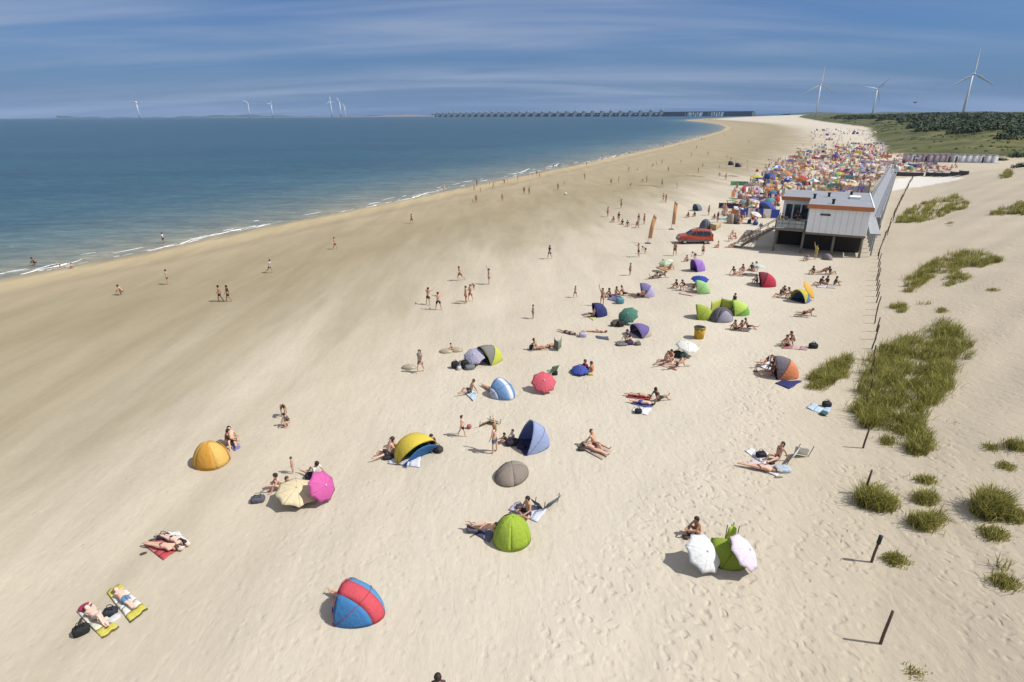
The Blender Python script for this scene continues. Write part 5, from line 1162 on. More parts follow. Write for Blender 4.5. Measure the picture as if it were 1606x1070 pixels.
# -- sunbathers further up
person('prone', (890, 523), head_of((880, 520), (905, 526)), 'dark clothed sunbather lying stretched by a lilac bag', [('trunks', (50, 48, 60)), ('shirt', (90, 84, 100))], skin=1, hair=0)
bag((914, 528), 0, (.6, .5, .4), (206, 200, 222), 'lilac bag beside the dark clothed sunbather')
person('supine', (935, 521), head_of((923, 520), (948, 521)), 'sunburnt person lying on bare sand beside a dark blue mat', [('brief', (170, 90, 80))], skin=0, hair=1)
towel([(934, 527), (936, 531), (955, 534), (954, 529)], [(74, 92, 120)], 'dark blue mat beside a sunburnt person', cat='beach mat')
# -- navy tent and standing woman
tent((942, 494), 190, 1.5, 1.3, 1.35, [(0, .5, (26, 34, 104)), (.5, 1, (34, 44, 120))], 'small navy blue tent beside a standing woman', floor=(40, 50, 110))
person('reach', (944, 480), 240, 'woman standing with arms up beside the navy tent', [('brief', (40, 40, 50))], skin=1, hair=0, long=True)
person('sit_lean', (930, 497), 190, 'person in olive shorts sitting at the mouth of the navy tent', [('trunks', (90, 92, 60))], skin=0, hair=1)
towel([(924, 499), (929, 496), (936, 500), (930, 503)], [(220, 216, 100), (224, 220, 140)], 'small yellow towel at the mouth of the navy tent')
# -- violet blanket group
towel([(952, 470), (960, 462), (975, 466), (966, 474)], [(120, 110, 160), (96, 88, 140)], 'violet blanket in front of a teal bag', cat='blanket')
for q, pose, hd, lab in (((957, 466), 'sit_knees', 200, 'person sitting on the seaward end of the violet blanket'), ((966, 463), 'sit_cross', 300, 'person sitting cross-legged behind the violet blanket'), ((978, 463), 'sit_lean', 330, 'person leaning back on the inland end of the violet blanket')):
    person(pose, q, hd, lab, [('trunks', (60, 56, 90))], skin=2, hair=0)
bag((972, 476), 10, (.75, .6, .6), (92, 166, 182), 'large teal bag in front of the violet blanket')
tent((1016, 464), 175, 1.6, 1.4, 1.5, [(0, 1, (190, 184, 226))], 'lilac and violet tent with someone lying in front', floor=(70, 66, 90), front=(.5, (128, 116, 178)))
person('side', (1003, 467), head_of((994, 466), (1012, 466)), 'person lying in front of the lilac and violet tent', [('trunks', (60, 58, 60))], skin=2, hair=0)
# -- green parasol
parasol((985, 493), .8, .88, 38, 235, [(78, 142, 118)], 'sea green parasol tipped towards the sea')
for q, c, s_, lab in (((964, 511), (92, 86, 62), (.7, .5, .4), 'olive bag seaward of a dark one below the green parasol'), ((973, 512), (40, 34, 34), (.6, .45, .5), 'black bag below the green parasol'), ((974, 502), (50, 52, 50), (.4, .35, .6), 'upright dark bag right under the green parasol')):
    bag(q, 20, s_, c, lab)
tent((1008, 524), 200, 2.1, 1.5, 1.1, [(0, 1, (196, 182, 168))], 'violet and beige shelter below the green parasol', floor=(90, 80, 120), front=(.6, (112, 92, 172)))
for q, c, s_, lab in (((975, 541), (128, 122, 128), (.9, .6, .22), 'flat grey bag in the heap below the violet and beige shelter'), ((987, 540), (64, 46, 84), (.6, .5, .34), 'dark violet bag in the heap below the violet and beige shelter'), ((1000, 541), (120, 110, 100), (.5, .4, .26), 'taupe bag in the heap below the violet and beige shelter')):
    bag(q, 10, s_, c, lab)
person('crouch', (988, 537), 200, 'person in violet crouching over a heap of bags', [('shirt', (76, 60, 120))], skin=1, hair=0)
# -- the strip by the flags
parasol((1044, 410), 1.2, .85, 18, 200, [(196, 226, 160), (236, 240, 226)], 'pale green and white parasol over an orange towel')
towel([(1030, 421), (1040, 415), (1058, 420), (1046, 427)], [(214, 160, 110), (224, 180, 130)], 'orange towel under the pale green and white parasol')
person('sit_knees', (1040, 419), 220, 'person sitting under the pale green and white parasol', [('shirt', (196, 120, 80))], skin=1, hair=1)
person('sit_lean', (1050, 423), 200, 'person leaning back on the orange towel', [('trunks', (120, 90, 60))], skin=1, hair=0)
person('prone_up', (1024, 437), 30, 'person in dark clothes lying propped on the elbows near the lilac tent', [('trunks', BL), ('shirt', (70, 68, 60))], skin=2, hair=0)
person('side', (1036, 436), head_of((1024, 437), (1046, 435)), 'person in grey lying on the side near the lilac tent', [('shirt', (96, 92, 80)), ('trunks', (80, 78, 70))], skin=1, hair=0)
tent((1096, 424), 195, 1.7, 1.6, 1.55, [(0, 1, (172, 122, 228))], 'bright violet tent above a blue parasol', floor=(90, 60, 130))
parasol((1098, 436), .8, .92, 10, 260, [(22, 58, 184)], 'deep blue parasol between a violet and a pale green tent')
tent((1103, 459), 160, 1.7, 1.4, 1.4, [(0, 1, (172, 224, 138))], 'pale green tent below a deep blue parasol', floor=(110, 130, 90))
for q, pose, hd, w_, lab in (((1062, 452), 'sit_knees', 180, (70, 50, 50), 'person sitting farthest from the pale green tent'), ((1073, 455), 'crouch', 200, (60, 40, 44), 'person crouching in the middle before the pale green tent'), ((1088, 454), 'sit_lean', 170, (110, 70, 50), 'person sitting right at the mouth of the pale green tent')):
    person(pose, q, hd, lab, [('shirt', w_)], skin=1, hair=0)
towel([(1064, 461), (1074, 456), (1096, 461), (1086, 465)], [(226, 190, 180)], 'rose towel before the pale green tent')
for q, pose, hd, lab in (((1078, 410), 'sit_knees', 200, 'person sitting behind the bright violet tent'), ((1087, 408), 'bend', 210, 'person stooping behind the bright violet tent'), ((1102, 401), 'walk', 250, 'small figure walking between the violet tent and the car')):
    person(pose, q, hd, lab, [('trunks', (80, 60, 110))], skin=1, hair=0, scale=.85)
# -- lime tents with a grey dome, yellow box, white parasol
tent((1106, 499), 160, 1.75, 1.5, 1.35, [(0, 1, (180, 202, 52))], 'olive lime tent joined to a grey dome', floor=(100, 120, 40))
dome((1131, 502), -80, 2.0, 1.6, 1.15, [(96, 84, 96), (110, 100, 112), (90, 80, 92), (104, 94, 104)], 'grey dome tent between two lime ones', mouth=(170, 166, 186))
tent((1162, 492), 165, 2.1, 1.5, 1.35, [(0, 1, (120, 192, 70))], 'bright lime shelter with a green end, inland of the grey dome', floor=(120, 150, 60), front=(.68, (200, 236, 84)))
windbreak([(1114, 491), (1130, 484), (1148, 488)], .9, [(206, 216, 80), (214, 222, 96)], 'yellow-lime cloth screen standing behind the grey dome tent')
person('stand', (1150, 486), 200, 'person in dark clothes standing between the grey dome and the bright lime shelter', [('shirt', (70, 64, 70)), ('trunks', BL)], skin=1, hair=0, scale=.9)
p = g1(1096, 530); r = empty('litter_bin', p, R(20)); tag(r, 'yellow litter bin alone on the sand above a white parasol', 'litter bin')
m = MB(); m.tube([(0, 0, 0), (0, 0, .85)], .36, 14, r2=.42); m.build('body', mat('bin_yellow', S(214, 170, 24), .5), r, True)
m = MB(); m.tube([(0, 0, .8), (0, 0, .9)], .45, 14); m.build('rim', mat('bin_rim', S(150, 130, 40), .5), r, True); m = MB(); m.tube([(0, 0, .901), (0, 0, .905)], .36, 14); m.build('liner', DARKM, r)
parasol((1079, 541), .85, .86, 12, -60, [(238, 238, 230)], 'plain white parasol near the yellow litter bin')
towel([(1036, 574), (1044, 560), (1066, 566), (1062, 582)], [(226, 190, 172), (234, 214, 196), (222, 178, 160)], 'pink striped blanket under a sitting family', cat='blanket')
for q, pose, hd, w_, lab in (((1042, 572), 'sit_lean', 200, (160, 110, 90), 'person leaning back at the seaward edge of the pink striped blanket'), ((1053, 567), 'sit_knees', 230, (180, 90, 80), 'person with bare back in the middle of the pink striped blanket'), ((1062, 577), 'side', 20, (70, 66, 56), 'person lying on the near edge of the pink striped blanket')):
    person(pose, q, hd, lab, [('trunks', w_)], skin=1, hair=0, lift=.04)
bag((1062, 560), 0, (.55, .42, .5), (30, 34, 34), 'black bag behind the pink striped blanket'); bag((1070, 560), 30, (.5, .4, .4), (86, 150, 150), 'teal bag behind the pink striped blanket')
for q, pose, hd, lab in (((1154, 517), 'sit_knees', 190, 'seaward one of three people sitting close together on bare sand'), ((1163, 517), 'sit_cross', 200, 'middle one of three people sitting close together on bare sand'), ((1172, 515), 'sit_lean', 340, 'inland one of three people sitting close together on bare sand')):
    person(pose, q, hd, lab, [('trunks', (80, 60, 56))], skin=2, hair=0, scale=.92)
towel([(1146, 519), (1152, 515), (1178, 516), (1174, 521)], [(120, 104, 96)], 'brown towel under three people sitting close together')
# -- red tent group
tent((1204, 448), 165, 2.0, 1.7, 1.6, [(0, 1, (220, 36, 66))], 'crimson tent open towards the sea', floor=(80, 40, 50), front=(.3, (140, 28, 50)))  # darker front band paints the shaded inside of the mouth
person('sit_knees', (1187, 444), 190, 'person in white sitting at the mouth of the crimson tent', [('shirt', (214, 206, 216))], skin=1, hair=0)
parasol((1191, 416), 1.1, .85, 15, 20, [(208, 218, 212)], 'pale sea-grey parasol behind the crimson tent')
for q, pose, hd, w_, lab in (((1152, 431), 'sit_lean', 20, (90, 70, 60), 'person leaning back, seaward end of the row behind the crimson tent'), ((1166, 427), 'sit_knees', 190, (190, 90, 90), 'person in red sitting second in the row behind the crimson tent'), ((1179, 424), 'sit_cross', 220, (60, 62, 70), 'person in dark clothes sitting below the sea-grey parasol'), ((1188, 425), 'crouch', 200, (80, 84, 90), 'person crouching beside the one in dark clothes below the sea-grey parasol')):
    person(pose, q, hd, lab, [('shirt', w_)], skin=1, hair=0)
towel([(1144, 433), (1150, 429), (1172, 430), (1166, 434)], [(206, 170, 150), (180, 140, 120)], 'rose-brown towel behind the crimson tent')
# -- blue and yellow tent
tent((1258, 472), 205, 1.9, 1.5, 1.4, [(0, 1, (96, 132, 200))], 'blue tent with a yellow front below a yellow parasol', floor=(60, 70, 120), front=(.45, (222, 206, 40)))
parasol((1271, 454), 1.0, .95, 52, -35, [(246, 190, 50)], 'yellow parasol tipped against the blue tent')
for q, pose, hd, w_, lab in (((1223, 466), 'sit_lean', 200, (110, 96, 70), 'seaward person leaning back before the blue and yellow tent'), ((1230, 462), 'sit_knees', 220, (100, 84, 70), 'person hugging the knees before the blue and yellow tent'), ((1240, 468), 'crouch', 180, (206, 190, 200), 'person in pale clothes crouching at the mouth of the blue and yellow tent')):
    person(pose, q, hd, lab, [('shirt', w_)], skin=1, hair=1)
for q, pose, hd, w_, lab in (((1276, 430), 'sit_knees', 190, (60, 60, 60), 'first from the sea in the back row of sitters near the yellow parasol'), ((1288, 430), 'side', 10, (70, 56, 50), 'person lying in the back row of sitters near the yellow parasol'), ((1302, 431), 'sit_lean', 20, (80, 76, 70), 'inland end of the back row of sitters near the yellow parasol'),
                            ((1285, 448), 'sit_lean', 190, (60, 62, 60), 'person beside the yellow parasol in the front row of sitters'), ((1297, 446), 'sit_cross', 200, (96, 60, 66), 'middle person in the front row of sitters near the yellow parasol'), ((1308, 447), 'sit_knees', 330, (70, 60, 80), 'inland end of the front row of sitters near the yellow parasol')):
    person(pose, q, hd, lab, [('shirt', w_)], skin=2, hair=0)
towel([(1280, 451), (1284, 446), (1312, 448), (1310, 453)], [(210, 206, 206), (190, 182, 182)], 'grey-white towel under the front row of sitters')
person('side', (1262, 496), head_of((1246, 495), (1272, 494)), 'person lying alone on bare sand below the blue and yellow tent', [('trunks', (90, 66, 60))], skin=2, hair=0)
towel([(1244, 497), (1248, 493), (1270, 495), (1268, 499)], [(186, 172, 152)], 'thin beige towel under a person lying alone', wr=.01)
# -- pair with a black and white bag
person('sit_knees', (1235, 543), 190, 'person sitting beside a red towel with a companion behind', [('trunks', (110, 60, 66))], skin=1, hair=0)
person('crouch', (1243, 540), 200, 'companion sitting higher, behind a red towel', [('trunks', (60, 60, 66))], skin=2, hair=0)
towel([(1226, 547), (1230, 541), (1268, 545), (1266, 550)], [(190, 110, 110), (214, 180, 176), (196, 150, 150)], 'faded red towel of the pair with the black and white bag')
bag((1275, 546), 0, (.62, .42, .42), (30, 34, 44), 'black bag at the inland end of the faded red towel'); bag((1277, 541), 20, (.35, .3, .24), (214, 222, 232), 'white cool box behind a black bag', 'cool')
# -- orange and grey tent
tent((1233, 590), 165, 1.9, 1.6, 1.6, [(0, 1, (244, 140, 84))], 'orange tent with a grey front', floor=(60, 60, 110), front=(.42, (116, 106, 118)))
towel([(1216, 602), (1226, 597), (1258, 598), (1238, 611)], [(28, 36, 110), (34, 44, 124)], 'navy blue mat beside the orange and grey tent', cat='beach mat')
towel([(1186, 574), (1194, 564), (1222, 570), (1212, 584)], [WHT, (226, 224, 236)], 'white towel at the mouth of the orange and grey tent')
for q, pose, hd, w_, lab in (((1198, 574), 'side', 20, (50, 52, 70), 'dark clothed person lying on the white towel by the orange tent'), ((1214, 582), 'sit_knees', 200, (60, 44, 44), 'person sitting in the mouth of the orange tent'), ((1209, 589), 'sit_lean', 190, (110, 84, 60), 'person leaning back on sand before the orange tent')):
    person(pose, q, hd, lab, [('shirt', w_)], skin=1, hair=0, lift=.03)
bag((1185, 583), 0, (.3, .2, .12), (140, 110, 90), 'small brown bag seaward of the white towel by the orange tent')
# -- flag-coloured towels
towel([(982, 624), (988, 617), (1020, 620), (1018, 628)], [(176, 44, 60), (206, 70, 84)], 'red towel, topmost of three laid side by side')
towel([(990, 634), (996, 628), (1028, 633), (1020, 641)], [(60, 84, 170), (80, 100, 190)], 'blue towel, middle one of three laid side by side')
towel([(990, 645), (996, 639), (1022, 641), (1014, 652)], [(230, 228, 236), (240, 240, 244)], 'white towel, lowest of three laid side by side')
person('prone', (1002, 623), head_of((986, 621), (1018, 624)), 'sunbather on the red towel, topmost of three', [('brief', BL)], skin=1, hair=0, lift=.05, scale=.9)
person('supine', (1006, 634), head_of((990, 632), (1022, 636)), 'sunbather on the blue towel, middle one of three', [('trunks', (50, 80, 180))], skin=0, hair=0, lift=.05, scale=.9)
person('sit_lean', (1032, 629), 20, 'dark person leaning back beyond the ends of three towels', [('shirt', (70, 64, 58)), ('trunks', (60, 56, 52))], skin=2, hair=0)
bag((1001, 648), 0, (.42, .3, .26), (34, 36, 46), 'black bag lying on the lowest white towel of three', lift=.04)
# -- pale blue towel by the grass
towel([(1264, 640), (1274, 633), (1304, 640), (1296, 654)], [(196, 220, 240), (206, 228, 244), (188, 214, 238)], 'pale blue towel near the big marram patch')
bag((1296, 638), 0, (.5, .36, .34), (44, 36, 44), 'black bag on the pale blue towel near the marram', lift=.03); bag((1292, 650), 40, (.5, .36, .16), (54, 96, 92), 'dark green clothes on the pale blue towel near the marram', 'clothes', lift=.03)
# -- by the pavilion's foot
person('sit_knees', (1266, 409), 200, 'person in grey sitting in the shade edge before the pavilion', [('shirt', (150, 150, 160))], skin=1, hair=0)
person('reach', (1278, 407), 200, 'person in a yellow top standing before the pavilion', [('shirt', (214, 220, 60)), ('trunks', (190, 190, 80))], skin=1, hair=1)
dome((1297, 407), 200, 1.3, 1.0, .7, [(150, 136, 140), (160, 146, 150)], 'small taupe dome before the pavilion stilts')
# -- the far side of the car
dome((1106, 358), 200, 2.0, 1.7, 1.4, [(104, 108, 118), (116, 120, 130), (100, 104, 114)], 'slate grey dome tent just behind the orange car')
windbreak([(1112, 359), (1122, 362), (1130, 356)], .8, [(214, 176, 120), (220, 186, 134)], 'apricot windbreak beside the slate grey dome')
dome((1149, 350), 190, 2.2, 1.8, 1.5, [(206, 190, 170), (110, 84, 76), (70, 56, 54)], 'brown and cream dome tent in front of the crowd')
for q, lab in (((1080, 341), 'person sitting seaward of the car, first of a small row'), ((1090, 340), 'person sitting seaward of the car, last of a small row')):
    person('sit_knees', q, 200, lab, [('shirt', (50, 46, 60))], skin=2, hair=0)
tent((1095, 330), 200, 2.0, 1.5, 1.4, [(0, .5, (150, 190, 190)), (.5, 1, (110, 130, 150))], 'pale teal tent beyond the orange car', floor=(90, 100, 110))
person('stand', (1111, 338), 200, 'person standing alone between the pale teal tent and the car', [('trunks', (150, 130, 90))], skin=1, hair=1)
for q, pose, w_, lab in (((1121, 344), 'sit_knees', (70, 60, 80), 'person sitting in front of the crowd, left of the brown dome'), ((1125, 349), 'stand', (80, 60, 90), 'person standing in front of the crowd beside the brown dome')):
    person(pose, q, 200, lab, [('shirt', w_)], skin=2, hair=0)

# -- the orange car
def suv(px, head, label):
    p = g1(*px); r = empty('parked_car', p, R(head)); tag(r, label, 'car')
    RED = mat('car_paint_orange', S(196, 78, 40, .72), .35, 'paint', .04); SIL = mat('car_cladding', S(126, 116, 112), .5); TY = mat('tyre_rubber', (.02, .02, .02), .9); RIM = mat('wheel_rim', (.5, .5, .5), .35, 'metal')
    prof = [(-2.28, .50), (-2.30, .95), (-2.20, 1.12), (-1.95, 1.70), (-1.70, 1.80), (-.2, 1.82), (.35, 1.74), (1.02, 1.20), (1.85, 1.08), (2.18, .95), (2.26, .60), (2.20, .40), (-2.2, .40)]
    def ring(y, k, zs=1.0):
        return [V3((x * (1 - .02 * k), y * (1 - (.16 * max(0, (z - 1.05) / .75))), .40 + (z - .40) * zs)) for x, z in prof]
    m = MB(); secs = [(-.90, 1, .97), (-.86, 0, 1), (-.4, -.3, 1.015), (0, -.4, 1.02), (.4, -.3, 1.015), (.86, 0, 1), (.90, 1, .97)]
    n = len(prof)
    for y, k, zs in secs: m.v += [tuple(q) for q in ring(y, k, zs)]
    for i in range(len(secs) - 1):
        for j in range(n): m.f.append((i * n + j, i * n + (j + 1) % n, (i + 1) * n + (j + 1) % n, (i + 1) * n + j)); m.mi.append(0)
    m.f += [tuple(range(n)), tuple(range(len(secs) * n - 1, (len(secs) - 1) * n - 1, -1))]; m.mi += [0, 0]
    b = m.build('body', RED, r); bm = bmesh.new(); bm.from_mesh(b.data); bmesh.ops.recalc_face_normals(bm, faces=bm.faces); bmesh.ops.bevel(bm, geom=[e for e in bm.edges if e.calc_face_angle(0) > .5], offset=.05, segments=2, affect='EDGES'); bm.to_mesh(b.data); bm.free(); b.data.polygons.foreach_set('use_smooth', [True] * len(b.data.polygons))
    for sg in (-1, 1):
        for pts in ([(-1.98, 1.18), (-1.78, 1.66), (-.98, 1.70), (-.98, 1.18)], [(-.90, 1.18), (-.90, 1.70), (-.06, 1.70), (-.06, 1.17)], [(.02, 1.17), (.02, 1.68), (.34, 1.62), (.92, 1.19)]):
            m = MB(); f = [V3((x, sg * (.90 * (1 - .16 * max(0, (z - 1.05) / .75)) + .012), z)) for x, z in pts]; f2 = [q - V3((0, sg * .03, 0)) for q in f]
            m.add(f + f2, [(0, 1, 2, 3), (7, 6, 5, 4), (0, 4, 5, 1), (1, 5, 6, 2), (2, 6, 7, 3), (3, 7, 4, 0)]); m.build('side_window', DKG, r)
        m = MB(); m.box((0, sg * .905, .52), (3.9, .05, .26)); m.build('sill_cladding', SIL, r)
        m = MB(); m.tube([(-1.7, sg * .62, 1.87), (-1.5, sg * .62, 1.92), (.0, sg * .62, 1.92), (.2, sg * .62, 1.86)], .022, 6); m.build('roof_rail', GREY, r, True)
        m = MB(); m.ell((2.16, sg * .62, .88), (.10, .18, .09), 10, 6); m.build('headlight', WHITEM, r, True)
        m = MB(); m.box((-2.27, sg * .74, 1.12), (.06, .14, .38)); m.build('tail_light', mat('lamp_red', (.35, .02, .02), .3), r)
        m = MB(); m.ell((.78, sg * 1.02, 1.2), (.10, .10, .08), 8, 6); m.build('mirror', RED, r, True)
        for x in (-1.38, 1.36):
            wr_ = empty('wheel', (x, sg * .80, .36)); wr_.parent = r
            m = MB(); pr = [(.22, -.11), (.34, -.12), (.37, -.07), (.37, .07), (.34, .12), (.22, .11)]; nn = 20
            for a in range(nn):
                w = 2 * math.pi * a / nn; m.v += [(q * math.cos(w), y, q * math.sin(w)) for q, y in pr]
            for a in range(nn):
                for k in range(6): m.f.append((a * 6 + k, a * 6 + (k + 1) % 6, ((a + 1) % nn) * 6 + (k + 1) % 6, ((a + 1) % nn) * 6 + k)); m.mi.append(0)
            m.build('tyre', TY, wr_, True); m = MB(); m.tube([(0, -.09, 0), (0, .09, 0)], .225, 16); m.build('rim', RIM, wr_)
    m = MB(); m.add([(.42, -.68, 1.70), (.42, .68, 1.70), (1.04, .76, 1.22), (1.04, -.76, 1.22), (.40, -.68, 1.72), (.40, .68, 1.72), (1.06, .76, 1.235), (1.06, -.76, 1.235)], [(0, 1, 2, 3), (7, 6, 5, 4), (0, 4, 5, 1), (1, 5, 6, 2), (2, 6, 7, 3), (3, 7, 4, 0)]); m.build('windscreen', DKG, r)
    m = MB(); m.add([(-2.20, -.70, 1.16), (-2.20, .70, 1.16), (-2.0, .64, 1.62), (-2.0, -.64, 1.62), (-2.24, -.70, 1.16), (-2.24, .70, 1.16), (-2.04, .64, 1.64), (-2.04, -.64, 1.64)], [(0, 1, 2, 3), (7, 6, 5, 4), (0, 4, 5, 1), (1, 5, 6, 2), (2, 6, 7, 3), (3, 7, 4, 0)]); m.build('rear_window', DKG, r)
    m = MB(); m.box((2.22, 0, .52), (.16, 1.7, .24)); m.build('front_bumper', SIL, r); m = MB(); m.box((-2.29, 0, .52), (.16, 1.7, .24)); m.build('rear_bumper', SIL, r)
    m = MB(); m.tube([(-2.36, 0, .98), (-2.20, 0, .98)], .33, 16); m.build('spare_wheel', TY, r)
    return r
suv((1088, 381), 176, 'orange off-road car parked on the sand beside feather flags')

# -- two feather flags and a little net
def flag(base, top, lean, label, ci):
    p = g1(*base); H = 4.2 if ci == 0 else 4.6; r = empty('feather_flag', p); tag(r, label, 'flag', 'orange feather flags')
    L = lean
    spine = [V3((L * (t * t), 0, H * (t - .06 * t ** 4))) for t in [i / 12 for i in range(13)]]
    spine += [spine[-1] + V3((.18, 0, .02)), spine[-1] + V3((.34, 0, -.12))]
    m = MB(); m.tube([tuple(q) for q in spine], .03, 6, r2=.015); m.build('pole', GREY, r, True)
    def f(a, b):
        t = .17 + .83 * b; q = V3((L * t * t, 0, H * (t - .06 * t ** 4))); wd = .62 * min(1.0, (1.02 - b) * 6) * (.85 + .15 * b)
        return q + V3((a * wd * .9, .06 * math.sin(7 * b + 3 * a), -a * .05 - (.12 * a if b > .9 else 0)))
    m = MB(); m.grid(f, 5, 18); solid(m.build('sail', fab(248, 184, 122), r, True), .008)
    m = MB(); m.box((0, 0, .04), (.7, .7, .08)); m.build('base', GREY, r)
    return r
flag((1016, 382), None, .55, 'leaning orange feather flag, nearer one of two by the car', 0)
flag((1053, 360), None, .12, 'upright orange feather flag, farther one of two by the car', 1)

# -- people on the open sand and in the water, placed one by one
W_ = [('trunks', NAVY)]
for pose, q, hd, wear, lab, kw in [
    ('walk', (346, 473), 200, [('trunks', BL)], 'seaward one of two walkers in dark trunks on the wet flat', dict(skin=2)),
    ('walk', (359, 473), 195, [('trunks', (70, 30, 34)), ('shirt', (70, 40, 40))], 'walker in a dark shirt beside another in dark trunks on the wet flat', dict(skin=2)),
    ('run', (424, 428), 20, [('shirt', WHT), ('trunks', (120, 116, 110))], 'person in a white shirt striding along the wet flat', dict(skin=1)),
    ('stand', (264, 446), 200, [('shirt', (206, 190, 150)), ('trunks', (120, 120, 90))], 'lone walker in beige on the wet flat', dict(skin=1)),
    ('crouch', (193, 462), 200, [('trunks', (120, 110, 100))], 'tiny figure squatting on the wet flat near the waterline', dict(skin=1)),
    ('stand', (257, 382), 180, [('shirt', WHT), ('trunks', BL)], 'person in a white top standing in the shallows', dict(skin=2)),
    ('crouch', (57, 416), 200, [('trunks', BL)], 'dark figure bathing in the shallows near the edge of the view', dict(skin=4)),
    ('bend', (92, 422), 200, [('trunks', (90, 60, 50))], 'child bending in the foam, seaward of two', dict(skin=1, scale=.7)),
    ('crouch', (112, 422), 90, [('trunks', (120, 80, 60))], 'child crouching at the water edge beyond the foam', dict(skin=1, scale=.7)),
    ('walk', (526, 391), 30, [('trunks', (90, 80, 70))], 'lone walker far out on the brown flat, nearer the water', dict(skin=1)),
    ('walk', (646, 351), 60, [('trunks', (30, 32, 40))], 'lone walker in dark trunks close to the water edge', dict(skin=1)),
    ('walk', (862, 406), 220, [('shirt', (70, 66, 120)), ('trunks', (60, 60, 100))], 'person in a violet shirt walking alone on the pale sand', dict(skin=1)),
    ('stand', (836, 500), 200, [('trunks', (96, 84, 76))], 'lone child standing on empty pale sand', dict(skin=1, scale=.75)),
    ('walk', (902, 467), 210, [('trunks', (110, 96, 80))], 'lone small figure on the sand behind the navy tent', dict(skin=1, scale=.7)),
    ('play', (672, 478), 60, [('trunks', (40, 60, 60))], 'ball player in dark trunks with arms out, nearest the sea', dict(skin=1)),
    ('play', (688, 486), 100, [('trunks', (36, 36, 44))], 'ball player facing away in black trunks', dict(skin=1)),
    ('stand', (731, 476), 200, [('trunks', (150, 60, 50))], 'ball player in red trunks on the inland side', dict(skin=1)),
    ('walk', (738, 473), 240, [('trunks', (170, 110, 80))], 'ball player just behind the one in red trunks', dict(skin=0)),
    ('run', (722, 440), 220, [('trunks', (130, 120, 90))], 'ball player running up from behind the others', dict(skin=1)),
    ('reach', (767, 446), 200, [('trunks', (150, 130, 100))], 'ball player with an arm raised, farthest inland', dict(skin=1)),
    ('bend', (742, 455), 250, [('trunks', (60, 50, 50))], 'small dark figure stooping between the ball players', dict(skin=2, scale=.6)),
    ('stand', (988, 432), 200, [('trunks', (90, 80, 70))], 'small figure standing on the sand below the two flags', dict(skin=1, scale=.8)),
    ('play', (1001, 403), 200, [('trunks', (80, 76, 70))], 'figure with arms out below the nearer flag', dict(skin=1)),
    ('bend', (1009, 398), 200, [('trunks', (80, 76, 70))], 'figure stooping beside one with arms out below the nearer flag', dict(skin=1, scale=.8)),
    ('walk', (1058, 401), 240, [('trunks', (50, 46, 44))], 'dark figure walking just below the front of the car', dict(skin=2)),
    ('stand', (953, 340), 200, [('trunks', (110, 100, 90))], 'lone figure standing seaward of a row of people', dict(skin=1)),
    ('reach', (974, 327), 220, [('trunks', (80, 76, 70))], 'figure waving behind the row of people', dict(skin=1)),
    ('stand', (1010, 352), 200, [('trunks', (110, 100, 90))], 'figure standing between the row of people and the farther flag', dict(skin=1))]:
    person(pose, q, hd, lab, wear, hair=0, **kw)
for k, (u, v, pose) in enumerate([(963, 348, 'sit_knees'), (970, 349, 'stand'), (976, 352, 'sit_cross'), (984, 355, 'sit_lean'), (998, 357, 'crouch'), (1001, 352, 'stand')]):
    person(pose, (u, v), 200 + 20 * k, 'person in the short row of people seaward of the flags', [('shirt', [(90, 84, 80), (60, 56, 60), (120, 90, 70)][k % 3])], skin=1, hair=0, group='short row of people near the flags')
ball((887, 306), .30, (240, 240, 235), 'white ball lying on the brown flat by itself')

# ================================================================== the crowd behind the pavilion and the people along the water
# simple copies share these meshes; colour comes from the object's own slots
def proto(build, nm):
    o = build(); me = o.data; me.name = nm; bpy.data.objects.remove(o); return me
def _ps():
    m = MB()
    for k in range(8):
        m.grid(lambda a, b: V3((b * .95 * math.cos(2 * math.pi * (k + a) / 8), b * .95 * math.sin(2 * math.pi * (k + a) / 8), 1.75 + .34 * (1 - b ** 1.7))), 2, 4, k % 2)
    m.tube([(0, 0, -.2), (0, 0, 2.12)], .022, 5, 2); return m.build('p', [fab(230, 60, 60), fab(240, 240, 240), GREY], None, True)
PAR = proto(_ps, 'crowd_parasol')
def _ts():
    m = MB()
    def f(a0, a1, mi):
        def g(a, b):
            ph = math.pi * (a0 + (a1 - a0) * a); th = R(-12 + 102 * b); return V3((1.0 * math.cos(ph), .6 - 1.5 * math.sin(ph) * math.sin(th), 1.3 * math.sin(ph) * math.cos(th)))
        m.grid(g, 6, 7, mi)
    f(0, .34, 1); f(.34, .66, 0); f(.66, 1, 1); m.add([(-.95, .8, .03), (.95, .8, .03), (.95, -.2, .03), (0, -.8, .03), (-.95, -.2, .03)], [(0, 4, 3, 2, 1)], 2)
    return m.build('t', [fab(230, 60, 60), fab(240, 240, 240), DARKM], None, True)
TEN = proto(_ts, 'crowd_tent')
def _wb():
    m = MB()
    for k in range(5): m.grid(lambda a, b: V3((-2 + .8 * (k + a), .25 * math.sin(.9 * (k + a)), .05 + .95 * b)), 3, 3, k % 2)
    for k in range(6): m.tube([(-2 + .8 * k, .25 * math.sin(.9 * k), -.2), (-2 + .8 * k, .25 * math.sin(.9 * k), 1.15)], .02, 5, 2)
    return m.build('w', [fab(230, 60, 60), fab(240, 240, 240), WOOD], None, True)
WBR = proto(_wb, 'crowd_windbreak')
def _tw():
    m = MB(); m.grid(lambda a, b: V3(((a - .5) * .95, (b - .5) * 1.8, .05 + .012 * math.sin(9 * a + 5 * b))), 6, 6, 0); m.grid(lambda a, b: V3(((a - .5) * .95, .62 + (b - .5) * .3, .068 + .012 * math.sin(9 * a))), 4, 2, 1)
    return m.build('t', [fab(230, 60, 60), fab(240, 240, 240)], None, True)
TOW = proto(_tw, 'crowd_towel')
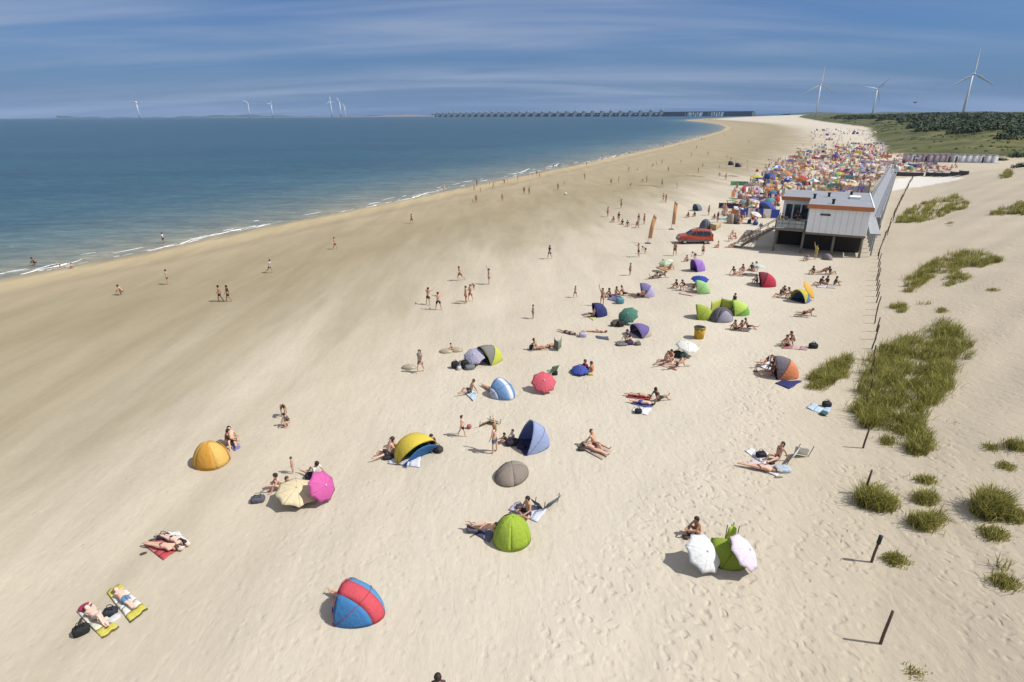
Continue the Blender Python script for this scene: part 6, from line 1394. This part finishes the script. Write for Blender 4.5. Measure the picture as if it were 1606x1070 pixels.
def _bg():
    m = MB(); m.ell((0, 0, .2), (.3, .2, .26), 10, 7); m.tube([(-.14, 0, .4), (-.1, 0, .55), (.1, 0, .55), (.14, 0, .4)], .025, 5, 1); return m.build('b', [fab(40, 40, 50), DARKM], None, True)
BAG = proto(_bg, 'crowd_bag')
PAL = dict(red=(222, 66, 60), orange=(238, 140, 70), yellow=(240, 205, 80), green=(90, 168, 120), lime=(186, 212, 80), teal=(80, 160, 168), blue=(52, 80, 190), navy=(40, 48, 96), violet=(128, 108, 186), lilac=(190, 180, 214), pink=(234, 140, 160), rose=(228, 170, 160), white=(238, 238, 236), grey=(140, 142, 150), black=(44, 42, 50), cream=(234, 216, 180), brown=(140, 110, 92))
def copy_of(me, nm, p, rz, cols, label, cat, group, sc=1.0, tilt=None):
    o = bpy.data.objects.new(nm, me); COL.objects.link(o); o.location = (p[0], p[1], p[2]); o.rotation_euler = tilt + (rz,) if tilt else (0, 0, rz); o.scale = (sc,) * 3
    for i, c in enumerate(cols): o.material_slots[i].link = 'OBJECT'; o.material_slots[i].material = fab(*PAL[c])
    return tag(o, label, cat, group)
CROWD = [(1128, 345), (1140, 318), (1150, 298), (1172, 276), (1204, 258), (1234, 244), (1254, 232), (1266, 216), (1290, 206), (1330, 206), (1372, 212), (1392, 232), (1420, 246), (1424, 258), (1398, 262), (1378, 280), (1360, 306), (1300, 309), (1236, 306), (1222, 326), (1202, 350), (1184, 362), (1150, 362)]
DENSE = [(1150, 345), (1162, 310), (1190, 280), (1220, 262), (1254, 240), (1280, 228), (1376, 226), (1398, 248), (1384, 276), (1360, 304), (1300, 307), (1240, 304), (1214, 322), (1192, 340)]
HUTS = [(1400, 262), (1424, 254), (1500, 262), (1500, 268), (1440, 272), (1404, 270)]
FARC = [(1262, 216), (1280, 204), (1340, 202), (1374, 207), (1372, 214), (1330, 210), (1290, 214)]
def spots(poly, n, gap):
    """points inside a pixel outline, at least GAP metres apart"""
    q = px_in(poly, n * 5); P = G(q[:, 0], q[:, 1]); out = []
    for p in P:
        if all((p[0] - o[0]) ** 2 + (p[1] - o[1]) ** 2 > gap * gap for o in out[-400:]): out.append(p)
        if len(out) >= n: break
    return out
def pav_clear(p):
    d = V3(p) - PO; a, b = d.dot(UA), d.dot(VA); return not (-1 < a < AL + 2 and -11 < b < BW + 6)
big = [p for p in spots(DENSE, 190, 2.4) + spots(CROWD, 90, 2.8) + spots(HUTS, 16, 2.5) if pav_clear(p)]
wts = ['red'] * 4 + ['orange'] * 5 + ['yellow'] * 3 + ['green'] * 3 + ['lime'] * 2 + ['teal'] * 3 + ['blue'] * 6 + ['navy'] * 3 + ['violet'] * 4 + ['lilac'] * 3 + ['pink'] * 5 + ['rose'] * 5 + ['white'] * 5 + ['cream'] * 4 + ['grey'] * 3
for p in big:
    c = rng.choice(wts); c2 = rng.choice((c, c, 'white', 'cream')); k = rng.random(); dark = 'black'
    if k < .34: copy_of(PAR, 'beach_parasol', p, rng.uniform(0, 6.28), (c, c2), f'{c} parasol standing in the dense crowd beyond the pavilion', 'parasol', f'{c} parasols in the crowd', rng.uniform(.72, 1.0), (R(rng.uniform(-22, 22)), R(rng.uniform(-22, 22))))
    elif k < .76: copy_of(TEN, 'beach_tent', p, rng.uniform(-.6, 1.6), (c, c2, dark), f'{c} pop-up tent pitched in the dense crowd beyond the pavilion', 'beach tent', f'{c} tents in the crowd', rng.uniform(.7, 1.0))
    else: copy_of(WBR, 'windbreak', p, rng.uniform(-.9, .9), (c, c2), f'{c} cloth windbreak set up in the dense crowd beyond the pavilion', 'windbreak', f'{c} windbreaks in the crowd')
# the few that stand out
for u, v, me, nm, c, c2, lab, cat in [(1208, 284, TEN, 'beach_tent', 'blue', 'blue', 'bright blue tent on the seaward fringe of the dense crowd', 'beach tent'), (1216, 278, PAR, 'beach_parasol', 'blue', 'white', 'blue and white parasol on the seaward fringe of the crowd', 'parasol'), (1204, 334, TEN, 'beach_tent', 'blue', 'navy', 'royal blue tent in the crowd seaward of the pavilion stair', 'beach tent'), (1190, 342, WBR, 'windbreak', 'blue', 'white', 'blue and white windbreak seaward of the pavilion stair', 'windbreak'),
                                     (1262, 290, TEN, 'beach_tent', 'red', 'orange', 'large coral red tent just behind the pavilion roof', 'beach tent'), (1234, 280, TEN, 'beach_tent', 'orange', 'cream', 'orange tent between a blue and a coral red one', 'beach tent'), (1316, 276, PAR, 'beach_parasol', 'teal', 'teal', 'sea green parasol in the middle of the dense crowd', 'parasol'), (1312, 250, TEN, 'beach_tent', 'blue', 'violet', 'deep blue tent at the far side of the dense crowd', 'beach tent'),
                                     (1364, 250, TEN, 'beach_tent', 'rose', 'rose', 'wide rose pink tent at the inland side of the dense crowd', 'beach tent'), (1184, 296, PAR, 'beach_parasol', 'yellow', 'lime', 'yellow parasol on the seaward fringe of the crowd', 'parasol'), (1342, 304, WBR, 'windbreak', 'grey', 'violet', 'grey violet windbreak right behind the pavilion roof', 'windbreak'), (1272, 304, PAR, 'beach_parasol', 'white', 'teal', 'white and teal parasol right behind the pavilion roof', 'parasol')]:
    copy_of(me, nm, G(u, v)[0], rng.uniform(-.4, .8), (c, c2) + (('black',) if me is TEN else ()), lab, cat, None, 1.5)
tw = [p for p in spots(DENSE, 130, 1.3) + spots(CROWD, 90, 1.5) + spots(HUTS, 22, 1.4) if pav_clear(p)]
for p in tw:
    c = rng.choice(wts); copy_of(TOW, 'beach_towel', p, rng.uniform(0, 3.14), (c, rng.choice((c, 'white', 'navy'))), f'{c} towel spread in the dense crowd beyond the pavilion', 'towel', f'{c} towels in the crowd')
for p in [p for p in spots(CROWD, 70, 1.2) if pav_clear(p)]:
    c = rng.choice(('black', 'navy', 'grey', 'brown', 'blue', 'red')); copy_of(BAG, 'beach_bag', p, rng.uniform(0, 3), (c,), f'{c} bag lying in the dense crowd beyond the pavilion', 'bag', f'{c} bags in the crowd', rng.uniform(.9, 1.5))
# people of the crowd: the nearest are things of their own
SITP = ['sit_lean', 'sit_knees', 'sit_cross', 'prone', 'supine', 'side', 'sit_knees', 'sit_cross', 'stand', 'walk', 'crouch']
STP = ['stand', 'walk', 'walk', 'run', 'stand', 'reach', 'play', 'bend']
pts = [p for p in spots(DENSE, 620, .9) + spots(CROWD, 420, 1.1) + spots(HUTS, 70, .9) if pav_clear(p)]
pts.sort(key=lambda p: p[0] ** 2 + p[1] ** 2)
NEAR = 150
words = {'sit_lean': 'sitting', 'sit_knees': 'sitting', 'sit_cross': 'sitting', 'prone': 'lying', 'supine': 'lying', 'side': 'lying', 'stand': 'standing', 'walk': 'walking', 'crouch': 'crouching', 'run': 'running', 'reach': 'waving', 'play': 'playing', 'bend': 'stooping'}
for p in pts[:NEAR]:
    k = rng.choice(SITP); ci = rng.randrange(len(SWIM)); c = CNAME[SWIM[ci]]
    far_person(k, p, rng.uniform(0, 360), f'person in {c} {words[k]} in the near part of the crowd seaward of the pavilion', f'{c} clad {words[k]} people in the crowd', ci, lift=.03)
def joined(plist, name, label):
    """the rest of the crowd, too many and too small to tell apart"""
    cache = {}; V = []; Fs = []; MI = []; off = 0; mats = [SKM[1], SKM[2], HRM[0], fab(*SWIM[0]), fab(*SWIM[1]), fab(*SWIM[2]), fab(*SWIM[3]), fab(*SWIM[4]), fab(*SWIM[5])]
    for p in plist:
        k = rng.choice(SITP)
        if k not in cache:
            bm = bmesh.new(); bm.from_mesh(far_mesh(k)); bmesh.ops.remove_doubles(bm, verts=bm.verts, dist=.045); bmesh.ops.triangulate(bm, faces=bm.faces)
            cache[k] = (np.array([v.co[:] for v in bm.verts]), np.array([[q.index for q in f.verts] for f in bm.faces]), np.array([f.material_index for f in bm.faces])); bm.free()
        v, f, mi = cache[k]; a = rng.uniform(0, 6.28); ca, sa = math.cos(a), math.sin(a)
        V.append(np.c_[v[:, 0] * ca - v[:, 1] * sa + p[0], v[:, 0] * sa + v[:, 1] * ca + p[1], v[:, 2] + p[2]]); Fs.append(f + off); off += len(v)
        mm = np.array([rng.choice((0, 0, 1)), 3 + rng.randrange(6), 2]); MI.append(mm[mi])
    me = mesh_np(name, np.concatenate(V), np.concatenate(Fs)); me.polygons.foreach_set('material_index', np.concatenate(MI).astype(np.int32))
    for m in mats: me.materials.append(m)
    o = bpy.data.objects.new(name, me); COL.objects.link(o); return tag(o, label, 'crowd', kind='stuff')
joined(pts[NEAR:] + spots(FARC, 60, 2.0), 'distant_crowd', 'far part of the crowd of sunbathers along the beach')
for p in spots(FARC, 26, 4):
    c = rng.choice(('grey', 'white', 'blue', 'lilac', 'navy', 'cream')); k = rng.random()
    copy_of(TEN if k < .6 else PAR, 'beach_tent' if k < .6 else 'beach_parasol', p, rng.uniform(-.5, 1.5), (c, c) + (('black',) if k < .6 else ()), f'{c} {"tent" if k < .6 else "parasol"} in the far strip of beach before the green dune', 'beach tent' if k < .6 else 'parasol', f'{c} {"tents" if k < .6 else "parasols"} on the far strip', 1.1)
# on the pavilion's terrace, stair and foot
for a_, b_, k, lab in [(1.5, -2.9, 'stand', 'person standing at the terrace rail corner of the pavilion'), (3.0, -2.2, 'sit_knees', 'person sitting in the middle of the pavilion terrace'), (4.6, -2.6, 'sit_cross', 'person sitting seaward on the pavilion terrace'), (2.2, -1.0, 'stand', 'person standing on the terrace against the pavilion wall'), (5.2, -1.4, 'walk', 'person walking at the back of the pavilion terrace')]:
    p = pav(a_, b_, HD - .1); person(k, None, rng.uniform(0, 360), lab, [('shirt', rng.choice([(60, 70, 110), (200, 200, 205), (90, 60, 60)])), ('trunks', BL)], skin=1, hair=0, pos=p)
for i, (a_, b_) in enumerate([(1.6, -2.6), (3.6, -1.3), (4.9, -2.9)]):
    p = pav(a_, b_, HD - .1); r = empty('terrace_table', p, 0); tag(r, 'small dark table on the pavilion terrace', 'table', 'tables on the pavilion terrace')
    m = MB(); m.tube([(0, 0, .70), (0, 0, .74)], .42, 14); m.build('tabletop', UNDER, r); m = MB(); m.tube([(0, 0, 0), (0, 0, .70)], .04, 6); m.tube([(0, 0, 0), (0, 0, .03)], .25, 10); m.build('leg', GREY, r)
for i, (a_, b_) in enumerate([(1.2, -6.2), (1.8, -7.6), (2.2, -9.4), (.4, -8.4), (-.3, -9.8), (3.4, -7.2), (4.4, -9.0), (5.6, -6.6), (6.4, -8.6), (7.5, -6.0), (8.2, -9.4), (9.4, -7.0)]):
    q = PO + UA * a_ + VA * b_; q.z = gz(q.x, q.y)
    if i < 3: continue
    k = rng.choice(SITP); ci = rng.randrange(len(SWIM)); c = CNAME[SWIM[ci]]
    far_person(k, q, rng.uniform(0, 360), f'person in {c} {words[k]} in the near part of the crowd seaward of the pavilion', f'{c} clad {words[k]} people in the crowd', ci)
# walkers and bathers along the water, from the photograph
WET = [(697, 300), (744, 297), (748, 292), (768, 290), (774, 296), (790, 288), (796, 287), (835, 278), (842, 276), (846, 278), (868, 264), (877, 262), (888, 262), (898, 260), (920, 259), (944, 247), (966, 242), (985, 242), (1000, 238), (1026, 234), (1034, 232), (1040, 232), (1066, 229), (1084, 222), (1100, 220), (1104, 220), (1136, 214), (744, 299), (812, 283), (854, 266), (957, 244), (975, 241)]
FLAT = [(742, 320), (747, 318), (754, 302), (822, 304), (875, 298), (885, 291), (917, 282), (958, 290), (970, 288), (986, 270), (990, 295), (1000, 268), (1024, 262), (1030, 260), (1038, 258), (1048, 270), (1068, 256), (1084, 246), (1092, 234), (1102, 262), (1110, 244), (1128, 264), (1140, 248), (1146, 254), (1153, 260), (1164, 262), (1172, 256), (1128, 278), (1138, 282), (1172, 268), (1038, 292), (1044, 318), (1040, 316), (1008, 286), (1014, 286), (1174, 224), (788, 316), (830, 305), (1062, 296), (1095, 272)]
for q, grp, nm in ((WET, 'bathers and strollers at the waterline', 'at the water edge among the strollers'), (FLAT, 'strollers on the far wet flat', 'on the far brown flat')):
    P = G([a for a, _ in q], [b for _, b in q])
    for p in P:
        k = rng.choice(STP); ci = rng.randrange(len(SWIM)); c = CNAME[SWIM[ci]]
        far_person(k, p, rng.uniform(0, 360), f'tiny person in {c} {words[k]} {nm}', f'{c} clad {words[k]} figures {nm}', ci, rng.choice((1, 1, 1, .7)))
for q, lab in (((1147, 259), 'dark tent standing seaward of the crowd on the wet flat'), ((1158, 262), 'second dark tent seaward of the crowd, lower than its neighbour')):
    copy_of(TEN, 'beach_tent', G(*q)[0], .6, ('navy', 'black', 'black'), lab, 'beach tent', None)
# low ridges of sand that the tide left on the flat
for (u0, v0, u1, v1) in ((1054, 276, 1108, 277), (1132, 276, 1160, 277), (1000, 290, 1046, 294)):
    a, b = g1(u0, v0), g1(u1, v1); m = MB(); L = (b - a).length; s_ = (b - a).cross(V3((0, 0, 1))).normalized()
    m.grid(lambda i, j: a.lerp(b, i) - a + s_ * ((j - .5) * 2.4 + .5 * math.sin(i * 9)) + V3((0, 0, -.05 + .38 * math.sin(math.pi * j) * math.sin(math.pi * i) ** .4 * (.8 + .2 * math.sin(i * 31)))), 30, 6)
    o = m.build('sand_ridge', mat('damp_sand', (.24, .195, .13), .9), None, True, a); tag(o, kind='structure')

# ------------------------------------------------------------------ the sea air
hm = bpy.data.materials.new('sea_haze'); hm.use_nodes = True; nt = hm.node_tree; nt.nodes.clear()
out = nd(nt, 'ShaderNodeOutputMaterial'); pv_ = nd(nt, 'ShaderNodeVolumePrincipled')
pv_.inputs['Color'].default_value = (.45, .64, .92, 1); pv_.inputs['Density'].default_value = 3.5e-5; pv_.inputs['Anisotropy'].default_value = 0.0
lk(nt, pv_.outputs[0], out.inputs['Volume'])
m = MB(); m.box((0, 0, 128), (31000, 31000, 276)); hz_ = m.build('haze', hm); tag(hz_, kind='stuff')
